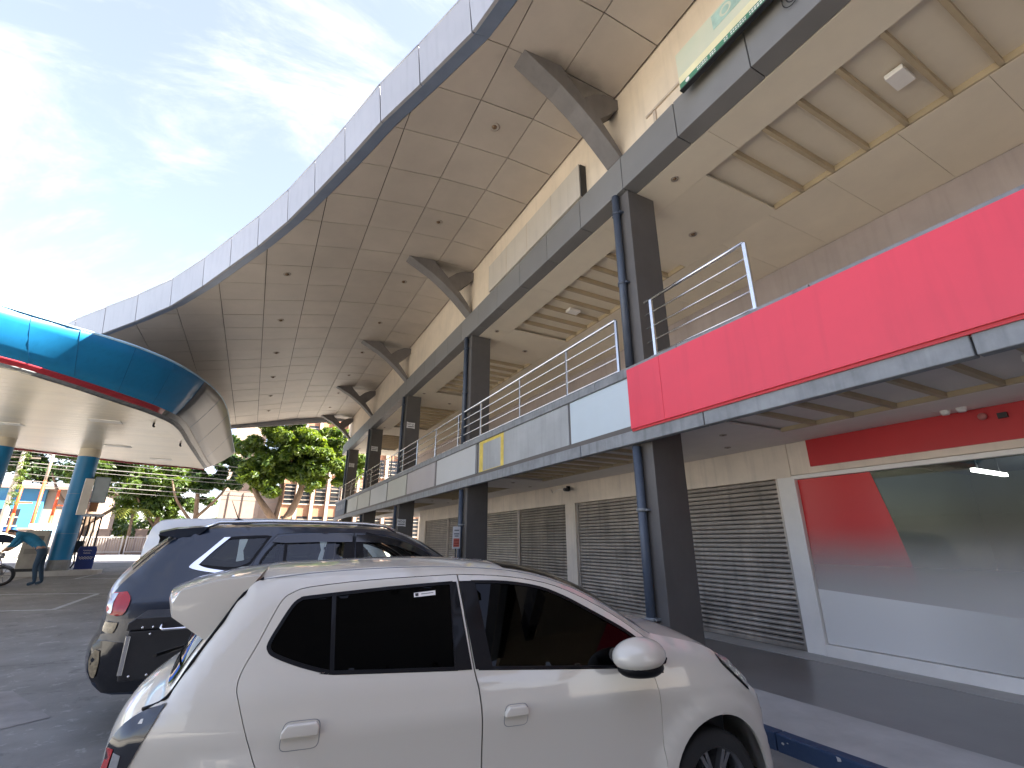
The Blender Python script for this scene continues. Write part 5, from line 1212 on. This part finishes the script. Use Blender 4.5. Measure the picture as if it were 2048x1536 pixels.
for i, x in enumerate((-13.7, -11.0, -8.3, -5.6)):
    nm = ('leftmost of the grey street barriers, half behind the blue column', 'second grey street barrier from the left, on the far kerb', 'third grey street barrier from the left, on the far kerb', 'rightmost grey street barrier, behind the parked van')[i]
    br = empty('street_barrier', (x, 46.2, .72), 0, nm, 'barrier', 'street barriers')
    for xx in (.05, 2.5): box('post', xx - .04, xx + .04, -.04, .04, 0, 1.32, BARG, br)
    for z in (.18, 1.22): box('rail', .05, 2.5, -.025, .025, z - .03, z + .03, BARG, br)
    for k in range(15): box('bar', .2 + k * .15 - .03, .2 + k * .15 + .03, -.012, .012, .2, 1.2, M('barrier_panel', (.30, .25, .22), .6), br)
OBRICK = M('house_orange', (.30, .15, .085), .8, var=.10, scale=.7, streak=.1); PILS = M('pilaster_cream', (.42, .33, .25), .7, var=.08); HBROWN = M('house_brown', (.27, .20, .16), .8, var=.1); WDARK = M('window_dark', (.02, .022, .025), .15)
ob_ = empty('orange_building', (3, 56, .6), 0, 'orange brick building with cream pilasters behind the shade tree', 'building')
box('wall', -1.0, 16, .4, 8, 0, 15, OBRICK, ob_); box('wing', -6.4, -1.02, 1.2, 8, 0, 6.0, HBROWN, ob_); box('tower', -6.2, -3.2, 2.2, 8, 6.0, 19, WALLP, ob_)
for x in np.arange(-.9, 16, 1.55): box('pilaster', x - .16, x + .16, .1, .4, 0, 14.6, PILS, ob_)
for f in range(4):
    for k, x in enumerate(np.arange(-.12, 15, 1.55)):
        w = box('window', x - .5, x + .5, .36, .395, 1.6 + 3.3 * f, 3.6 + 3.3 * f, WDARK, ob_)
        for z in (2.0, 2.45, 2.9, 3.3): box('louvre', x - .5, x + .5, .31, .358, z + 3.3 * f - .03, z + 3.3 * f + .03, PILS, w)
        box('sill', x - .56, x + .56, .25, .40, 1.48 + 3.3 * f, 1.598 + 3.3 * f, PILS, w)
for x in (-5.6, -4.3, -2.6): box('rib', x - .07, x + .07, 1.1, 1.2, 0, 5.9, PIERB, ob_)
bh = empty('blue_house', (-18.5, 59, .6), 0, 'blue house with a tan side wall and dark roof edge at the left', 'house')
HB = M('house_blue', (.07, .24, .36), .7, var=.10, scale=.8); HT = M('house_tan', (.36, .27, .20), .8, var=.08)
box('wall', -9, 1.2, 0, 6, 0, 5.6, HB, bh); box('side_wall', 1.22, 5.4, .3, 6, 0, 5.6, HT, bh); box('roof', -9.4, 5.8, -.5, 6.4, 5.6, 5.9, HBROWN, bh)
for x in (-7.2, -3.6, -.9):
    w = box('window', x - .7, x + .7, -.03, .0, 2.4, 3.8, WDARK, bh); box('frame', x - .04, x + .04, -.06, -.03, 2.4, 3.8, WHITE, w); box('frame', x - .7, x + .7, -.06, -.03, 3.05, 3.12, WHITE, w); box('sill', x - .78, x + .78, -.12, .0, 2.3, 2.4, WHITE, w)
bm = bmesh.new(); prism(bm, [(-.9, 1.9), (0, 1.9), (0, 2.05)], 'x', -3.2, .8); from_bm('awning', bm, M('awning_navy', (.02, .04, .13), .7), bh)
bt = empty('blue_shed', (-25.5, 55, .6), 0, 'bright blue shed cut off by the left edge of the picture', 'shed')
box('wall', -3, 4.2, 0, 3, 0, 4.6, M('shed_blue', (.03, .10, .42), .6, var=.1), bt); w = box('window', 2.2, 3.2, -.03, 0, 1.8, 2.8, WDARK, bt); box('frame', 2.66, 2.74, -.05, -.03, 1.8, 2.8, WHITE, w); box('roof', -3.2, 4.5, -.3, 3.2, 4.6, 4.75, WHITE, bt)
lw = empty('orange_wall', (-17, 52.5, .6), 0, 'low orange and cream garden wall in front of the blue house', 'wall')
for k in range(6): box('wall_panel', -8 + k * 2.4, -5.9 + k * 2.4, 0, .15, 0, 1.3, M('wall_cream', (.58, .42, .27), .8, var=.1), lw); box('pier', -5.9 + k * 2.4, -5.6 + k * 2.4, -.06, .2, 0, 1.6, ORANGE, lw)
for x, h, nm in ((-16.7, 5.2, 'shorter orange post with a white lamp, left of the tall one'), (-15.45, 9.5, 'tallest orange post, pale towards its top'), (-14.4, 5.0, 'short bright orange post next to the blue column')):
    p = empty('orange_post', (x, 51.6, .6), 0, nm, 'post', 'orange posts by the blue house')
    tube_obj('shaft', [(0, 0, 0), (0, 0, h * .6)], .11, ORANGE, p, 10); tube_obj('shaft_top', [(0, 0, h * .6), (0, 0, h)], .10, ORANGE if h < 9 else PILS, p, 10)
    box('foot', -.2, .2, -.2, .2, 0, .5, WALLP, p)
    if h < 9: box('cross_arm', -.1, .9, -.04, .04, h * .75, h * .75 + .1, ORANGE, p)
for x, z, w_, h_, nm, c in ((-15.0, 1.2, .45, 1.15, 'white notice panel at the foot of the tallest orange post', WHITE), (-14.0, 1.5, .6, .9, 'pale blue board beside the blue column', M('board_sky', (.42, .62, .72), .5))):
    o = empty('street_notice', (x, 51.2, .6), 0, nm, 'notice'); box('panel', -w_, w_, -.03, .03, z, z + h_, c, o); box('stand', -.05, .05, -.02, .02, 0, z, DARK, o)
POLEC = M('pole_concrete', (.42, .36, .30), .85, var=.15, scale=3); POLEB = M('pole_brown', (.17, .13, .10), .8, var=.2, scale=5)
up = empty('utility_pole', (-14.55, 43.6, .7), 0, 'pale concrete utility pole with ivy at the left', 'pole'); tube_obj('shaft', [(0, 0, 0), (0, 0, 10)], [.17, .12], POLEC, up, 10)
for z in (7.2, 6.3): box('cross_arm', -.9, .9, -.05, .05, z, z + .1, POLEB, up)
leaves('ivy', [(.18, -.1, 3.4 + .5 * k, .3) for k in range(8)], 900, .08, LEAF1, up)
bpz = empty('sign_post', (-9.75, 27.2, .5), 0, 'plain grey-brown post near the left edge under the canopy', 'post'); tube_obj('shaft', [(0, 0, 0), (0, 0, 4.0)], .12, POLEB, bpz, 10); box('foot', -.22, .22, -.22, .22, 0, .35, ORANGE, bpz)
up2 = empty('utility_pole', (13.5, 43.6, .7), 0, 'utility pole hidden behind the far end of the building', 'pole'); tube_obj('shaft', [(0, 0, 0), (0, 0, 10)], [.17, .12], POLEC, up2, 10); box('cross_arm', -.9, .9, -.05, .05, 6.6, 6.7, POLEB, up2)
WIREG = M('wire_grey', (.20, .18, .165), .6, var=.1)
wz = [7.75, 7.45, 7.25, 6.75, 6.5, 6.0, 5.55, 5.3]
for k, z in enumerate(wz):
    a = Vector((-40, 43.3 + .12 * (k % 4), z + .5)); m = Vector((-14.55, 43.4 + .1 * (k % 4), z)); e = Vector((13.5, 43.4 + .1 * (k % 4), z - .55)); P = []
    for s0, s1 in ((a, m), (m, e)):
        for t in range(13):
            f = t / 12; P.append(s0.lerp(s1, f) - Vector((0, 0, (.25 + .08 * (k % 3)) * 4 * f * (1 - f))))
    w = tube_obj('power_line', P[:13] + P[14:], .016 if k % 3 else .028, WIREG, None, 5)
    tag(w, ('highest', 'second-highest', 'third from the top', 'fourth from the top', 'fifth from the top', 'third from the bottom', 'second-lowest', 'lowest')[k] + ' of the overhead cables strung across the far street', 'power line', 'overhead cables across the street')

# parked white car far left: a copy of the hatchback with its parts
def copy_tree(o, parent=None):
    c = o.copy(); COL.objects.link(c); c.parent = parent
    for ch in o.children: copy_tree(ch, c)
    return c
wc2 = copy_tree(hb.root); wc2.location = (-13.6, 37.0, .6); wc2.rotation_euler = (0, 0, R(2)); wc2['label'] = 'white car standing in the sunny street behind the person at the pumps'; wc2.name = 'white_car'

# ------------------------------------------------------------------ papers and small things on the building
PAPER = M('paper_white', (.74, .74, .73), .7, var=.04); INK = M('ink_dark', (.03, .03, .03), .7)
def paper(loc, w, h, label, txt='NO'):
    r = empty('paper_notice', loc, 0, label, 'notice', 'white paper notices taped to the pillars')
    bm = bmesh.new(); prism(bm, [(-w, -h), (-w * .4, -h * .93), (w * .4, -h * .95), (w * 1.02, -h * 1.1), (w * .95, 0), (w, h * .95), (w * .3, h * .9), (-w * .5, h * .95), (-w * 1.02, h * 1.12), (-w * .97, 0)], 'y', -.006, 0); from_bm('sheet', bm, PAPER, r)
    text_obj('lettering', txt, h * .85, INK, r, (-w * .35, -.008, h * .30), (R(90), 0, 0))
    bm = bmesh.new(); lathe(bm, [(h * .30, 0), (h * .2, 0)], 16, 'y', (w * .5, -.008, h * .25)); from_bm('emblem', bm, INK, r)
    box('text_line', -w * .75, w * .75, -.009, -.007, -h * .55, -h * .33, INK, r)
paper((4.79, PY[3] - .193, 5.87), .16, .115, 'white paper notice on the upper part of the third pillar')
paper((4.79, PY[4] - .193, 6.04), .16, .115, 'white paper notice on the upper part of the fourth pillar')
paper((4.79, PY[5] - .193, 6.09), .16, .115, 'white paper notice on the last pillar, beside the tree')
paper((4.70, PY[3] - .193, 2.26), .16, .125, 'white paper notice low on the third pillar above the blue car roof')
sg = empty('parking_sign', (4.32, 11.0, 1.45), 0, 'small white and red upright sign beside the second pillar', 'sign'); box('plate', -.095, .095, -.012, 0, 0, .5, PAPER, sg, .004); box('red_field', -.075, .075, -.016, -.0125, .04, .23, M('sign_red_soft', (.60, .16, .11), .5), sg)
for z, w in ((.40, .06), (.32, .065), (.27, .05)): box('text_line', -w, w, -.016, -.0125, z, z + .028, TRIMCONC, sg)
for z in (.17, .11, .06): box('text_line', -.06, .06, -.019, -.0165, z, z + .018, M('sign_red_deep', (.35, .06, .05), .5), sg)
tube_obj('pole', [(0, .02, -1.33), (0, .02, .4)], .016, DARK, sg, 8)
bn = empty('dark_banner', (4.40, 28.35, 3.1), 0, 'dark blue-grey banner on the fascia near the far end', 'banner'); box('cloth', -.02, .03, 0, 3.6, 0, .78, M('banner_slate', (.085, .11, .14), .6, var=.3, scale=3), bn)
for k in range(5): box('lettering', -.024, -.021, .5 + .55 * k, .8 + .55 * k, .3, .58, TRIMCONC, bn)
cc = empty('security_camera', (7.12, 10.35, 2.93), 0, 'black security camera under the walkway ceiling over the shutters', 'camera')
box('bracket', -.02, .07, -.02, .02, -.03, .06, DARK, cc); tube_obj('housing', [(-.02, .1, -.02), (-.12, -.22, -.06)], .045, DARK, cc, 12); tube_obj('cable', [(.05, .15, .0), (.05, .5, .02), (.06, .8, -.05), (.06, .9, .06)], .008, WHITE, cc, 6)
